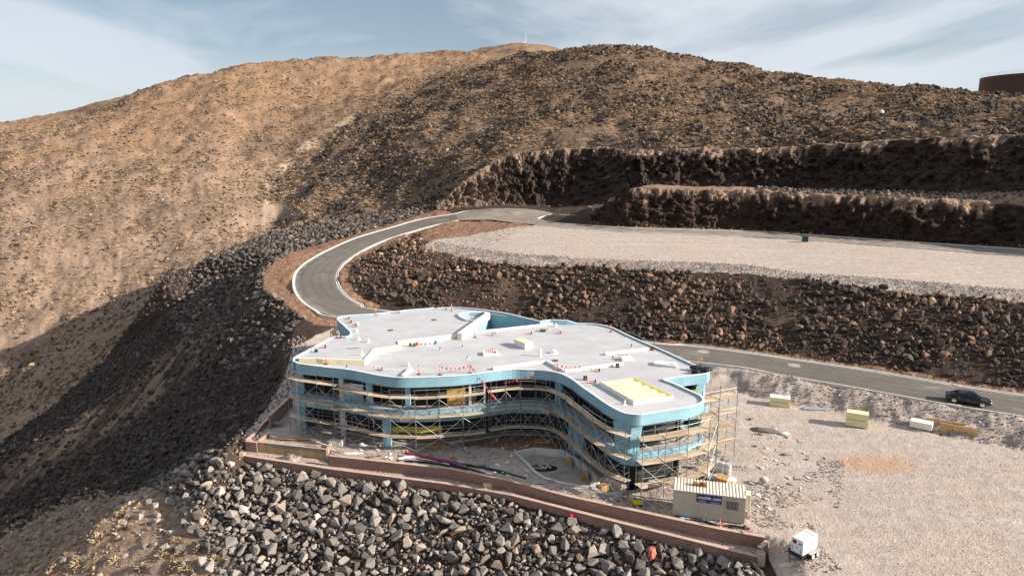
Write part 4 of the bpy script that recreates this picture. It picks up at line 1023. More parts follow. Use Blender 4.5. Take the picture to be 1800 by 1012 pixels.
# patches where the outer boards are still missing
nf_ = len(front)
for a_, b_, z0_, z1_ in ((1, 3, 4.5, 6.6), (1, 3, 0.3, 2.9), (7, 9, 3.3, 3.75), (12, 15, 3.2, 3.6), (22, 24, 3.3, 4.2), (30, 33, 3.25, 3.7), (60, 63, 3.3, 3.9), (nf_ - 20, nf_ - 17, 3.3, 3.8)):
    own(band(offset(fr[a_:b_ + 1], 0.03), z0_, z1_, 0.025).build('grey_patch', M_GREYP))
# solid core behind the glass so that no light leaks through
core = offset(OUT, -2.6, True)
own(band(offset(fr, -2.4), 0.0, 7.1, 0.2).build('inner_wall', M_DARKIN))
own(band(offset(fr, -1.2), 0.0, 0.12, 3.0).build('ground_slab', M_SLAB))
back = backr + backl
own(band(offset(back, -0.25), 0.0, 7.2, 0.3).build('rear_wall', M_BLUE))
def glazing(line, z0, z1, step, name='window'):
    n = max(2, int(sum((b - a).length for a, b in zip(line[:-1], line[1:])) / step)); pts = resample(line, n + 1)
    for i in range(n):
        a, b = flat2(pts[i]), flat2(pts[i + 1]); t_ = b - a; L = t_.length
        M = Matrix.Translation(a) @ Matrix.Rotation(math.atan2(t_.y, t_.x), 4, 'Z')
        fm = MB(); w = 0.07
        fm.box(0, -0.06, z0, w, 0.06, z1, M=M); fm.box(L - w, -0.06, z0, L, 0.06, z1, M=M); fm.box(w, -0.06, z0, L - w, 0.06, z0 + w, M=M); fm.box(w, -0.06, z1 - w, L - w, 0.06, z1, M=M)
        if i % 2 == 0: fm.box(w, -0.05, z0 + (z1 - z0) * 0.62, L - w, 0.05, z0 + (z1 - z0) * 0.62 + w, M=M)
        o = own(fm.build(name, M_MULL))
        g = MB(); g.box(w, -0.012, z0 + w, L - w, 0.012, z1 - w, M=M); go = g.build('pane', M_GLASS); go.parent = o; go.matrix_parent_inverse = BLD_INV
glazing(rec[2:-2], Z_SP1, 7.0, 2.6)
glazing(rec0[2:-2], 0.12, Z_SP0 + 0.1, 3.2)
# piers
def pier(name, p, w, d, z0, z1, mat, rz=0.0, lean=0.0):
    mb = MB(); v = []
    for z, dx in ((z0, 0), (z1, lean)):
        v += [V((-w / 2 + dx, -d / 2, z)), V((w / 2 + dx, -d / 2, z)), V((w / 2 + dx, d / 2, z)), V((-w / 2 + dx, d / 2, z))]
    M = Matrix.Translation(flat2(p)) @ Matrix.Rotation(rz, 4, 'Z')
    mb.add([M @ q for q in v], [(0, 3, 2, 1), (4, 5, 6, 7), (0, 1, 5, 4), (1, 2, 6, 5), (2, 3, 7, 6), (3, 0, 4, 7)])
    return own(mb.build(name, mat))
def on_front(px, d):
    """front line point nearest to a photo column, moved inwards by d"""
    l = offset(fr, -d); return min(l[:len(front)], key=lambda p: abs(Q((p.x, p.y, 4))[0] - px))
pr = pier('pier', on_front(677, 0.45), 0.85, 0.6, 0.0, Z_SP0, M_BLUE, -0.1)
mb = MB(); mb.tube((0, -0.03, 0), (0, 0.0, 0), 0.24, n=16); M_DISC = plain('disc_blue', (0.02, 0.07, 0.22), 0.5)
dk = mb.build('round_sticker', M_DISC); dk.location = on_front(677, 0.45) + V((0, -0.32, 2.6 - ZR)); dk.parent = pr; dk.matrix_parent_inverse = BLD_INV
pier('pier', on_front(532, 0.4), 0.55, 0.5, 0, Z_SP0, M_BLUE, 0.1)
pier('pier', on_front(532, 0.4), 0.6, 0.5, Z_SP1, 7.1, M_BLUE, 0.1)
pier('pier', on_front(648, 0.9), 0.7, 0.5, Z_SP1, 7.1, M_BLUE, -0.1)
pier('pier', on_front(720, 1.0), 0.55, 0.3, Z_SP1, 7.1, M_BLUE, -0.1)
pier('pier', on_front(602, 0.5), 0.6, 0.4, 0, Z_SP0, M_GREYP, -0.15); pier('pier', on_front(598, 0.5), 0.5, 0.4, Z_SP1, 7.1, M_GREYP, -0.15)
pier('wall_panel', on_front(623, 0.75), 2.6, 0.25, Z_SP1 + 0.7, 6.3, M_GREYP, -0.12); pier('wall_panel', on_front(622, 0.72), 2.6, 0.3, Z_SP1, Z_SP1 + 0.7, M_BLUE, -0.12)
pier('pier', on_front(828, 0.9), 0.25, 0.25, Z_SP1, 7.1, M_WHITE); pier('pier', on_front(850, 0.9), 0.15, 0.2, Z_SP1, 7.1, M_WHITE)
M_OLIVE = plain('yellow_board', (0.42, 0.36, 0.06), 0.7, var=0.2)
for px, w in ((800, 1.0), (812, 1.0), (790, 1.0)): pier('wall_panel', on_front(px, 1.05), w, 0.08, Z_SP1 + 0.3, 6.4, plain('osb', (0.45, 0.27, 0.08), 0.8, var=0.3), 0.08)
for px in (700, 735, 765): pier('wall_panel', on_front(px, 1.35), 2.0, 0.08, 1.4, 2.1, M_OLIVE, 0.0)
pier('pier', on_front(983, 0.6), 1.0, 0.4, Z_SP1, 7.1, M_BLUE, -0.9)
pier('wall_panel', on_front(1016, 0.4), 2.4, 0.4, 0, Z_SP0, M_BLUE, -0.93)
# leaning piers of the right wing
ww = [P(1102, 765, Z_SP1), P(1195, 752, Z_SP1)]
pier('leaning_pier', on_front(1098, 0.6), 2.0, 0.5, Z_SP1, 7.1, M_BLUE, -0.5, -0.2); pier('leaning_pier', on_front(1112, 0.5), 1.1, 0.5, Z_SP1, 7.1, M_BLUE, 0.25, 0.3)
pier('leaning_pier', on_front(1192, 0.6), 1.0, 0.5, Z_SP1, 7.1, M_BLUE, 0.3, 1.3)
rp = F_RIGHT[1]; pier('leaning_pier', V((F_RIGHT[2].x - 1.0, F_RIGHT[2].y + 0.9, 0)), 1.0, 0.5, Z_SP1, 7.1, M_BLUE, 0.3, 0.6)
pier('wall_panel', V((F_RIGHT[1].x, F_RIGHT[1].y + 1.0, 0)), 2.4, 0.1, Z_SP1 + 0.4, 6.2, M_OLIVE, 0.15)
# skylight curb filled with boards
sk = [flat2(p) for p in Z2([(742, 646), (1008, 612), (1305, 748), (1002, 796)], 8.42)]
mb = MB(); own(mb.prism(sk, 8.06, 8.38).build('skylight_curb', M_WHITE))
ski = [p + (sum(sk, V()) / 4 - p) * 0.03 for p in sk]; own(MB().prism(ski, 8.381, 8.39).build('yellow_underlay', M_OLIVE))
M_CRM = plain('cream_board', (0.70, 0.65, 0.48), 0.7, var=0.06)
nb = 14
for i in range(nb):
    for half in (0, 1):
        t0, t1 = (0.0, 0.52) if half == 0 else (0.525, 0.90 - 0.05 * ((i * 7) % 3))
        def at(u, w):
            A = sk[0].lerp(sk[1], w); B = sk[3].lerp(sk[2], w); return A.lerp(B, u)
        q = [at((i + 0.04) / nb * 0.97 + 0.015, 0.02 + t0 * 0.96), at((i + 0.96) / nb * 0.97 + 0.015, 0.02 + t0 * 0.96), at((i + 0.96) / nb * 0.97 + 0.015, 0.02 + t1 * 0.96), at((i + 0.04) / nb * 0.97 + 0.015, 0.02 + t1 * 0.96)]
        own(MB().prism(q, 8.392, 8.43 + 0.012 * ((i * 5 + half) % 3)).build('sheathing_board', M_CRM if (i * 3 + half) % 4 else M_YEL))

# ------------------------------------------------------------------ scaffolding
CYL = MB().tube((0, 0, 0), (0, 0, 1), 1.0, n=6).mesh('tube'); CYL.polygons.foreach_set('use_smooth', [True] * 6 + [False] * 2)
BOXM = MB().box(-0.5, -0.5, -0.5, 0.5, 0.5, 0.5).mesh('board')
M_STEEL = plain('scaffold_steel', (0.17, 0.18, 0.18), 0.45, 0.4, var=0.4, scale=2.0)
M_GALV = plain('galvanised', (0.55, 0.55, 0.55), 0.4, 0.5, var=0.2)
M_PLANK = []
for i, cc in enumerate(((0.60, 0.47, 0.32), (0.50, 0.38, 0.25), (0.68, 0.56, 0.41))):
    t = NT('plank_wood'); n = t.noise(2.5, 4, 0.6, t.mapping(t.obj(), (1, 12, 6))); t.color(t.ramp(n, [(0.3, tuple(c * 0.75 for c in cc)), (0.7, cc)])).rough(0.85); M_PLANK.append(t.mat)
_cy = {}
def mesh_mat(base, mat):
    k = (base.name, mat.name)
    if k not in _cy:
        m = base.copy(); m.materials.clear(); m.materials.append(mat); _cy[k] = m
    return _cy[k]
def rod(name, a, b, r, mat, parent):
    o = bpy.data.objects.new(name, mesh_mat(CYL, mat)); C.objects.link(o); d = V(b) - V(a)
    o.location = a; o.rotation_euler = d.to_track_quat('Z', 'Y').to_euler(); o.scale = (r, r, d.length); o.parent = parent; return o
def board(name, a, b, w, th, mat, parent=None):
    a, b = V(a), V(b); d = b - a; o = bpy.data.objects.new(name, mesh_mat(BOXM, mat)); C.objects.link(o)
    o.location = (a + b) / 2; o.rotation_euler = d.to_track_quat('X', 'Z').to_euler(); o.scale = (d.length, w, th)
    if parent is not None: o.parent = parent
    return o
LEV = (1.95, 4.2, 6.35)
def scaffold(label, nodes, levels=LEV, width=0.8, gap=0.4, top=1.1, inner=True, rails=True, seed=1, braces=1.0, planks=2, legs_only=False):
    """nodes: points of the facade line, in order, building on the left; returns the thing"""
    r = random.Random(seed); root = empty('scaffold'); tag(root, label, 'scaffold', 'scaffolds round the building')
    A = offset(nodes, gap + width); B = offset(nodes, gap); R = 0.03
    for i, (a, b) in enumerate(zip(A, B)):
        zt = levels[-1] + top + r.uniform(-0.1, 0.25)
        ga, gb = ground(a.x, a.y), ground(b.x, b.y)
        rod('post', (a.x, a.y, ga), (a.x, a.y, zt), R, M_STEEL, root)
        if inner: rod('post', (b.x, b.y, gb), (b.x, b.y, levels[-1] + 0.1), R, M_STEEL, root)
        for z in [q_ + h_ for q_ in (0.0,) + tuple(levels[:-1]) for h_ in (0.75, 1.45)]: rod('frame_rung', (a.x, a.y, z), (b.x, b.y, z), 0.018, M_STEEL, root)
        for z in levels: rod('transom', (a.x, a.y, z - 0.06), (b.x, b.y, z - 0.06), 0.025, M_STEEL, root)
    for i in range(len(A) - 1):
        a0, a1, b0, b1 = A[i], A[i + 1], B[i], B[i + 1]
        for li, z in enumerate(levels):
            if rails:
                for h in (0.5, 1.0):
                    if r.random() < 0.93: rod('guard_rail', (a0.x, a0.y, z + h), (a1.x, a1.y, z + h), 0.02, M_GALV if r.random() < 0.35 else M_STEEL, root)
                rod('guard_rail', (b0.x, b0.y, z + 1.0), (b1.x, b1.y, z + 1.0), 0.02, M_STEEL, root)
            if r.random() < braces * 0.95:
                z0 = (ground(a0.x, a0.y) + 0.3) if li == 0 else levels[li - 1] + 0.1
                rod('brace', (a0.x, a0.y, z0), (a1.x, a1.y, z - 0.15), 0.017, M_GALV, root)
                if r.random() < 0.75: rod('brace', (a1.x, a1.y, z0), (a0.x, a0.y, z - 0.15), 0.017, M_GALV, root)
            for k in range(planks):
                u = (k + 0.5) / planks * 0.96 + 0.02
                p = V((a0.x, a0.y, z)).lerp(V((b0.x, b0.y, z)), u); q = V((a1.x, a1.y, z)).lerp(V((b1.x, b1.y, z)), u)
                d = (q - p).normalized(); e0, e1 = r.uniform(0.0, 0.25), r.uniform(0.0, 0.25)
                lap = 0.045 * (i % 2)
                board('plank', p - d * e0 + V((0, 0, lap + 0.004 * k)), q + d * e1 + V((0, 0, lap + 0.004 * k)), width / planks * 0.94, 0.04, M_PLANK[r.randrange(3)], root)
    return root
def col_nodes(pxs):
    out = []
    for px in pxs: out.append(min(front, key=lambda p: abs(Q((p.x, p.y, 5))[0] - px)))
    return out
def arc(line, i0, i1, step):
    seg = line[i0:i1 + 1]; n = max(2, round(sum((b - a).length for a, b in zip(seg[:-1], seg[1:])) / step)); return resample(seg, n + 1)
def fi(px, half=0):
    ids = range(len(front)); return min(ids, key=lambda i: abs(Q((front[i].x, front[i].y, 8.2))[0] - px))
i_l, i_a, i_b, i_c = 2, fi(597), fi(845), fi(975)
# right corner: the outermost point of the wing
i_d = max(range(len(front)), key=lambda i: -front[i].y); i_e = max(range(i_d, len(front)), key=lambda i: front[i].x)
left_side = [p for p in reversed(backl)][1:12]
scaffold('scaffold with three plank decks round the rounded left front corner', arc(front, i_l, i_a, 2.1), seed=3, levels=(1.95, 4.25, 6.55))
scaffold('long scaffold with plank decks along the left front of the building', arc(front, i_a, i_b, 2.3), seed=4, levels=(1.75, 4.0, 6.2))
scaffold('scaffold following the inward curve of the front above the shaded court', arc(front, i_b + 1, i_c, 2.1), seed=5, levels=(1.85, 4.1, 6.3))
scaffold('scaffold along the shaded inner side of the right wing', arc(front, i_c, i_d - 2, 2.2), seed=6, levels=(1.95, 4.2, 6.35))
scaffold('scaffold with wide decks across the sunlit end of the right wing', arc(front, i_d - 1, i_e - 1, 2.3), seed=7, levels=(1.6, 3.9, 6.2), planks=3, width=1.15)
# tower right of the notch
tw = [F_RIGHT[2] + V((0.6, -3.4, 0)), F_RIGHT[2] + V((1.0, -1.6, 0)), F_RIGHT[3] + V((0.5, 0.3, 0))]
ta, tb = V((18.6, 68.6, 0)), V((22.9, 70.6, 0)); tw = [ta.lerp(tb, k / 2) for k in range(3)]
scaffold('scaffold tower standing at the right end of the building by the yard', tw, seed=8, levels=(1.7, 3.4, 5.1, 6.8), planks=3, width=1.3, top=1.3)
scaffold('scaffold along the left end wall beside the embankment', [left_side[0], left_side[2], left_side[4]] , seed=9, levels=(1.95, 4.25, 6.55), width=0.9)
# few posts with a hand line behind the roof
bk = [F_BACK[i] for i in (1, 3, 4, 6)]
scaffold('bare scaffold posts rising behind the right roof edge by the lower road', bk, seed=10, levels=(2.2, 7.0), planks=1, braces=0.4, top=1.9)
bk = [backl[i] for i in range(14, 34, 4)]
scaffold('bare scaffold posts and rails behind the left rear roof edge', bk, seed=11, levels=(2.2, 7.1), planks=1, braces=0.3, top=1.9)
bpy.context.view_layer.update()

# ------------------------------------------------------------------ site materials
t = NT('brown_block'); n = t.noise(0.8, 5); br = t.n.new('ShaderNodeTexBrick'); br.inputs['Scale'].default_value = 1.0
br.inputs['Brick Width'].default_value = 0.4; br.inputs['Row Height'].default_value = 0.2; br.inputs['Mortar Size'].default_value = 0.008
br.inputs['Color1'].default_value = (0.26, 0.155, 0.122, 1); br.inputs['Color2'].default_value = (0.30, 0.185, 0.148, 1); br.inputs['Mortar'].default_value = (0.17, 0.105, 0.08, 1)
t.l.new(t.mapping(t.obj(), (1, 1, 1), (math.pi / 2, 0, 0)), br.inputs['Vector'])
t.color(t.mix(0.45, br.outputs['Color'], t.ramp(n, [(0.3, 0.7), (0.7, 1.25)]), 'MULTIPLY')).rough(0.95).bump(t.noise(14, 4), 0.4, 0.02); M_BRN = t.mat
M_CAP = plain('wall_cap', (0.50, 0.36, 0.28), 0.9, var=0.18, scale=2)
def wall_thing(name, label, line, z0, z1, th=0.34, cat='wall', mat=None, cap=0.03, group='planter walls', capmat=None):
    root = empty(name, (line[0].x, line[0].y, 0)); inv = Matrix.Translation((-line[0].x, -line[0].y, 0)); tag(root, label, cat, group)
    L = offset(line, th / 2)
    def add(o): o.parent = root; o.matrix_parent_inverse = inv; return o
    # one panel of wall between control joints
    for i in range(len(L) - 1):
        seg = L[i:i + 2]; d = flat2(seg[1]) - flat2(seg[0]); ln = d.length; n = max(1, round(ln / 6.5)); 
        for k in range(n):
            a = flat2(seg[0]).lerp(flat2(seg[1]), k / n); w = ln / n
            g = 0.006
            o = MB().box(g, 0, z0, w - g, th, z1).build('wall_panel', mat or M_BRN); o.location = a; o.rotation_euler = (0, 0, math.atan2(d.y, d.x)); add(o)
    add(band(offset(line, th / 2 + 0.03), z1 + 0.002, z1 + cap + 0.002, th + 0.06).build('cap', capmat or M_CAP))
    return root
wall_thing('retaining_wall', 'brown block wall at the back of the long planter below the building', [wall_back[i] for i in (0, 2, 4, 5, 7, 8)], -1.3, 0.35)
wall_thing('retaining_wall', 'brown block wall along the front of the long planter above the rock slope', [wall_front[i] for i in (0, 2, 4, 6, 8, 10)], -2.0, -0.5)
a_, b_ = resample(shift(wall_front, 0.1, 0), 60), resample(shift(wall_back_x, -0.1, 0), 60)
mb = MB(); v = []; f = []
for p_, q_ in zip(a_, b_):
    for k in range(6): u = p_.lerp(q_, k / 5); v.append((u.x, u.y, -0.80 + 0.06 * float(fbm(np.array([u.x]), np.array([u.y]), 1.2, 3, 0.5, 5)[0]) + 0.05 * (k in (0, 5))))
for i in range(59):
    for k in range(5): f.append((i * 6 + k, i * 6 + k + 1, i * 6 + k + 7, i * 6 + k + 6))
tag(mb.add(v, f).build('planter_bed', plain('bed_soil', (0.40, 0.32, 0.27), 0.95, var=0.3, scale=2.5, bump=0.6), smooth=True), kind='structure')
e0, e1 = wall_back[-1], wall_front[-1]
wall_thing('retaining_wall', 'short brown block wall closing the right end of the planter', [e1 + V((0.12, 0.25, 0)), e0 + V((0.12, -0.22, 0))], -1.6, 0.1)
# hollow block pillar at the corner
def pillar(label, p, h0, h1, s=0.5):
    root = empty('block_pillar', (p.x, p.y, 0)); tag(root, label, 'pillar', 'block pillars of the planter'); k = 0; z = h0
    while z < h1 - 0.05:
        o = MB().box(-s / 2, -s / 2, 0, s / 2, s / 2, 0.19).build('block', M_BRN if k < 3 else M_CAP); o.location = (0.006 * (k % 2), 0, z); o.parent = root; z += 0.2; k += 1
    o = MB()
    for a in ((-1, -1, 1, -0.5), (-1, 0.5, 1, 1), (-1, -0.5, -0.6, 0.5), (0.6, -0.5, 1, 0.5), (-0.15, -0.5, 0.15, 0.5)): o.box(a[0] * s / 2, a[1] * s / 2, 0, a[2] * s / 2, a[3] * s / 2, 0.16)
    o = o.build('hollow_block', M_CAP); o.location = (0, 0, z); o.parent = root; return root
pillar('stacked block pillar at the right front corner of the planter', e1 + V((0.15, -0.12, 0)), -1.8, -0.3, 0.55)
pillar('pale block pillar at the left front corner of the planter', wall_front[0] + V((-0.45, 0.15, 0)), -1.6, -0.45, 0.5)
# raised box at the left end: hollow brown corner and a wall of yellow blocks
c1, c2, c3, c4, c5 = P(432, 775, 0.4), P(452, 758, 0.4), P(474, 759.5, 0.4), P(451, 777, 0.4), P(573.5, 790, 0.4)
wall_thing('retaining_wall', 'brown corner wall of the raised bed facing the front at the left', [c1, c4 + V((0.05, 0, 0))], -1.0, 0.4, 0.25, cap=0.04)
wall_thing('retaining_wall', 'narrow brown side wall of the hollow corner beside the embankment', [c2, c1 + V((-0.1, 0.3, 0))], -1.0, 0.4, 0.25, cap=0.04)
wall_thing('retaining_wall', 'pale capped cross wall between hollow corner and gravel bed', [c3, c4 + V((0.1, 0.3, 0))], -0.6, 0.4, 0.25, cap=0.04, capmat=M_CAP)
M_YBL = [plain('yellow_block_%d' % i, c, 0.9, var=0.15) for i, c in enumerate(((0.40, 0.28, 0.16), (0.44, 0.31, 0.18), (0.36, 0.25, 0.145)))]
M_GBL = plain('grey_block', (0.22, 0.19, 0.165), 0.9, var=0.25)
bwr = empty('block_wall', (c4.x, c4.y, 0)); tag(bwr, 'yellow block wall with grey smeared top courses on the left raised bed', 'wall')
d = flat2(c5) - flat2(c4); ang = math.atan2(d.y, d.x); nb_ = round(d.length / 0.4); w = d.length / nb_
BM_ = MB().box(0.006, 0, 0.006, w - 0.006, 0.2, 0.194).mesh('block'); BMh = MB().box(0.006, 0, 0.006, w / 2 - 0.006, 0.2, 0.194).mesh('block')
for r in range(7):
    for i in range(nb_):
        z = 0.4 - 0.2 * (r + 1); grey = (r == 0 and i > 1) or (r == 1 and i > 3)
        mm = M_GBL if grey else M_YBL[(i * 7 + r * 3) % 3]
        o = bpy.data.objects.new('block', mesh_mat(BM_, mm)); C.objects.link(o); x = (i + 0.5 * (r % 2)) * w
        if r % 2 and i == nb_ - 1: o.data = mesh_mat(BMh, mm)
        o.location = (x * math.cos(ang), x * math.sin(ang), z); o.rotation_euler = (0, 0, ang); o.parent = bwr
mb = MB(); o = mb.box(0, 0.0, 0, d.length, 0.22, 0.035).build('cap', M_CAP); o.location = (0, 0, 0.405); o.rotation_euler = (0, 0, ang); o.parent = bwr
o = MB().box(0, 0.03, -1.0, d.length, 0.19, 0.0).build('mortar_core', M_GBL); o.location = (0, 0, 0.39); o.rotation_euler = (0, 0, ang); o.parent = bwr
wall_thing('retaining_wall', 'pale end wall between the yellow blocks and the long planter', [c5 + V((0.05, 2.0, 0)), c5 + V((0.12, -0.15, 0))], -1.0, 0.42, 0.25, cap=0.04, capmat=M_CAP, mat=M_CAP)
wl_a, wl_b, wl_c = P(452, 757, 0.4), P(473, 731, 0.6), P(503, 702, 1.6)
wall_thing('retaining_wall', 'low brown wall climbing beside the embankment path at the left', [wl_b, wl_a], -0.6, 0.55, 0.25, cap=0.03)
wall_thing('retaining_wall', 'taller brown wall by the left scaffold foot above the embankment', [P(512, 694, 1.7), P(473, 730, 1.7)], -0.3, 1.65, 0.25, cap=0.03)

# ------------------------------------------------------------------ basin and ring in the court
pool = [flat2(P(x, y, 0)) for x, y in ((903, 795), (921, 812), (936, 830), (955, 842), (985, 851), (1020, 857), (1045, 858), (1058, 846), (1040, 826), (1018, 808), (990, 792), (940, 788))]
br_ = empty('concrete_basin', pool[0]); tag(br_, 'empty concrete basin with pale rim in the shaded court', 'basin')
def kid(o, root):
    o.parent = root; o.matrix_parent_inverse = Matrix.Translation(-root.location); return o
pc = sum(pool, V()) / len(pool)
M_CONCD = plain('basin_concrete', (0.30, 0.27, 0.24), 0.9, var=0.25, scale=0.7)
v = []; f = []; n = len(pool)
for p in pool:
    q = p + (pc - p).normalized() * 0.35
    v += [(p.x, p.y, -0.9), (p.x, p.y, 0.16), (q.x, q.y, 0.16), (q.x, q.y, -0.9)]
for i in range(n):
    j = (i + 1) % n
    for k in range(3): f.append((i * 4 + k, i * 4 + k + 1, j * 4 + k + 1, j * 4 + k))
kid(MB().add(v, f).build('rim', M_CONC), br_)
kid(MB().prism([p + (pc - p).normalized() * 0.3 for p in pool], -0.9, -0.62).build('floor', M_CONCD), br_)
pz = P(955, 822, -0.6)
o = MB().prism([(1.5 * math.cos(2 * math.pi * i / 24), 0.8 * math.sin(2 * math.pi * i / 24)) for i in range(24)], -0.63, -0.60).build('pit_shade_disc', plain('pit_shade', (0.012, 0.011, 0.01), 0.95)); o.location = (pz.x, pz.y, 0); kid(o, br_)  # flat black disc, the shade of a hole painted on the floor
for k in range(6): o = MB().box(-.35, -.08, 0, .35, .08, .16).build('timber_offcut', M_PLANK[k % 3]); o.location = (pz.x - .7 + .25 * k, pz.y + .2 * (k % 3) - .2, -.6); o.rotation_euler = (0, .2, k * 1.1); kid(o, br_)
for x, y in ((1003, 803), (1032, 826)): o = MB().box(-.35, -.35, -.62, .35, .35, .1).build('timber_form', plain('form_board', (0.46, 0.28, 0.11), 0.85, var=0.3)); q_ = P(x, y, 0); o.location = (q_.x - 0.3, q_.y - 0.6, 0); kid(o, br_)
cring = flat2(P(1069, 856, 0)); rr = empty('concrete_ring', cring); tag(rr, 'round concrete ring with open dark pit and timber form beside the basin', 'pit ring')
v = []; f = []; n = 36
for i in range(n):
    a = 2 * math.pi * i / n; cs, sn = math.cos(a), math.sin(a)
    for r, z in ((1.75, -0.7), (1.75, 0.2), (1.3, 0.2), (1.3, -0.9)): v.append((r * cs, r * sn, z))
for i in range(n):
    j = (i + 1) % n
    for k in range(3): f.append((i * 4 + k, i * 4 + k + 1, j * 4 + k + 1, j * 4 + k))
o = MB().add(v, f).build('rim', M_CONC); o.parent = rr
o = MB().prism([(1.32 * math.cos(2 * math.pi * i / 24), 1.32 * math.sin(2 * math.pi * i / 24)) for i in range(24)], -0.95, -0.85).build('pit_floor', M_CONCD); o.parent = rr
M_OSB = plain('form_board', (0.46, 0.28, 0.11), 0.85, var=0.3)
o = MB().box(-0.45, -0.35, -0.85, 0.35, 0.3, 0.25).build('timber_form', M_OSB); o.location = (-0.45, 0.1, 0); o.rotation_euler = (0, 0, 0.5); o.parent = rr

# ------------------------------------------------------------------ site office container
ca, cb_ = P(1182, 907, 0), P(1308, 923.5, 0); cd = flat2(cb_) - flat2(ca); CL = cd.length; CW, CH = 2.44, 2.55
M_BEIGE = plain('container_paint', (0.47, 0.42, 0.34), 0.55, var=0.06, scale=1.2); M_CREAM = plain('container_roof', (0.70, 0.62, 0.50), 0.55, var=0.08)
ct = empty('site_office', (ca.x, ca.y, 0), math.atan2(cd.y, cd.x)); tag(ct, 'beige steel site office container with blue sign by the planter wall', 'container')
def K(mb, name, mat, parent, bev=0.0, **k):
    o = mb.build(name, mat, parent=parent, **k)
    if bev: bevel(o, bev, 2)
    return o
mb = MB(); mb.box(0, 0, 0.16, CL, CW, CH)
K(mb, 'body', M_BEIGE, ct, 0.03)
mb = MB()
npan = 14
for i in range(npan + 1): mb.box(i * CL / npan - 0.012 if 0 < i < npan else i * CL / npan - 0.02, -0.018, 0.2, i * CL / npan + 0.012, -0.001, CH - 0.05)
K(mb, 'panel_rib', M_BEIGE, ct)
mb = MB(); nr = 22; v = []; f = []
for i in range(nr * 4 + 1):
    x = -0.03 + i * (CL + 0.06) / (nr * 4); z = CH + 0.012 + (0.055 if i % 4 in (1, 2) else 0.0); v += [(x, -0.05, z), (x, CW + 0.05, z)]
for i in range(nr * 4): f.append((2 * i, 2 * i + 2, 2 * i + 3, 2 * i + 1))
K(MB().add(v, f), 'corrugated_roof', M_CREAM, ct)
K(MB().box(-0.05, -0.06, CH - 0.02, CL + 0.05, -0.021, CH + 0.05), 'roof_edge', M_BEIGE, ct)
K(MB().box(0.1, 0.1, 0, CL - 0.1, CW - 0.1, 0.159), 'skid', plain('skid_black', (0.03, 0.03, 0.03), 0.8), ct)
sx0, sx1 = CL * 0.325, CL * 0.675
sg = K(MB().box(sx0, -0.045, 1.72, sx1, -0.02, 2.45), 'sign_board', plain('sign_blue', (0.02, 0.035, 0.17), 0.4), ct)
def text(body, size, loc, mat, parent, shear=0.0, ext=0.003, rot=(math.pi / 2, 0, 0), name='lettering'):
    cu = bpy.data.curves.new(name, 'FONT'); cu.body = body; cu.size = size; cu.shear = shear; cu.extrude = ext; cu.align_x = 'CENTER'; cu.offset = size * 0.012
    to = bpy.data.objects.new(name, cu); C.objects.link(to); bpy.context.view_layer.update()
    me = bpy.data.meshes.new_from_object(to.evaluated_get(bpy.context.evaluated_depsgraph_get())); bpy.data.objects.remove(to)
    me.materials.clear(); me.materials.append(mat); o = bpy.data.objects.new(name, me); C.objects.link(o); o.location = loc; o.rotation_euler = rot; o.parent = parent; return o
M_SIGNW = plain('sign_white', (0.85, 0.85, 0.85), 0.5, var=0.02)
text('mobile mini', 0.42, ((sx0 + sx1) / 2, -0.05, 2.06), M_SIGNW, sg, 0.25)
mb = MB(); mb.box(sx0 + 0.75, -0.049, 1.985, sx1 - 0.12, -0.046, 2.005); K(mb, 'red_line', plain('sign_red', (0.45, 0.05, 0.04), 0.5), sg)
mb = MB()
for i in range(9): mb.box(sx0 + 0.18 + i * 0.075, -0.049, 1.83, sx0 + 0.235 + i * 0.075, -0.046, 1.875)
for i in range(10): mb.box(sx1 - 0.92 + i * 0.075, -0.049, 1.80, sx1 - 0.865 + i * 0.075, -0.046, 1.845)
K(mb, 'small_print', M_SIGNW, sg)
wx0, wx1 = CL * 0.735, CL * 0.905
wf_ = MB(); zz0, zz1 = 1.35, 2.15
for a in ((wx0 - .1, zz0 - .1, wx1 + .1, zz0), (wx0 - .1, zz1, wx1 + .1, zz1 + .1), (wx0 - .1, zz0, wx0, zz1), (wx1, zz0, wx1 + .1, zz1)): wf_.box(a[0], -0.06, a[1], a[2], -0.02, a[3])
win = K(wf_, 'window', M_BEIGE, ct); K(MB().box(wx0, -0.025, zz0, wx1, -0.0195, zz1), 'pane', M_GLASS, win)
for i in range(9): K(MB().box(wx0 + (i + 0.5) * (wx1 - wx0) / 9 - 0.018, -0.055, zz0, wx0 + (i + 0.5) * (wx1 - wx0) / 9 + 0.018, -0.03, zz1), 'bar', M_BEIGE, win)
ac = K(MB().box(CL + 0.002, 0.5, 1.2, CL + 0.45, 1.5, CH + 0.1), 'air_conditioner', M_CREAM, ct, 0.03); K(MB().box(CL + 0.451, 0.6, 1.3, CL + 0.46, 1.4, 1.9), 'grille', M_MULL, ac)
K(MB().box(CL + 0.002, 0.05, 0.7, CL + 0.22, 0.35, 1.35), 'meter_box', M_BEIGE, ct)
# bricks left on its roof
pb = empty('brick_stack', (ct.matrix_basis @ V((CL * 0.36, CW * 0.55, 0))).to_tuple(), ct.rotation_euler.z); pb.location.z = CH + 0.07
tag(pb, 'small stack of red bricks lying on the container roof', 'bricks')
M_BRICK = plain('red_brick', (0.30, 0.13, 0.07), 0.9, var=0.3)
for r in range(2):
    for i in range(4):
        for j in range(2):
            if r == 1 and (i + j) % 3 == 2: continue
            o = MB().box(-0.15, -0.11, 0, 0.15, 0.11, 0.13).build('brick', M_BRICK, parent=pb); o.location = (i * 0.315 - 0.45, j * 0.24 - 0.12, r * 0.135); o.rotation_euler = (0, 0, 0.03 * ((i * 3 + j) % 3 - 1))
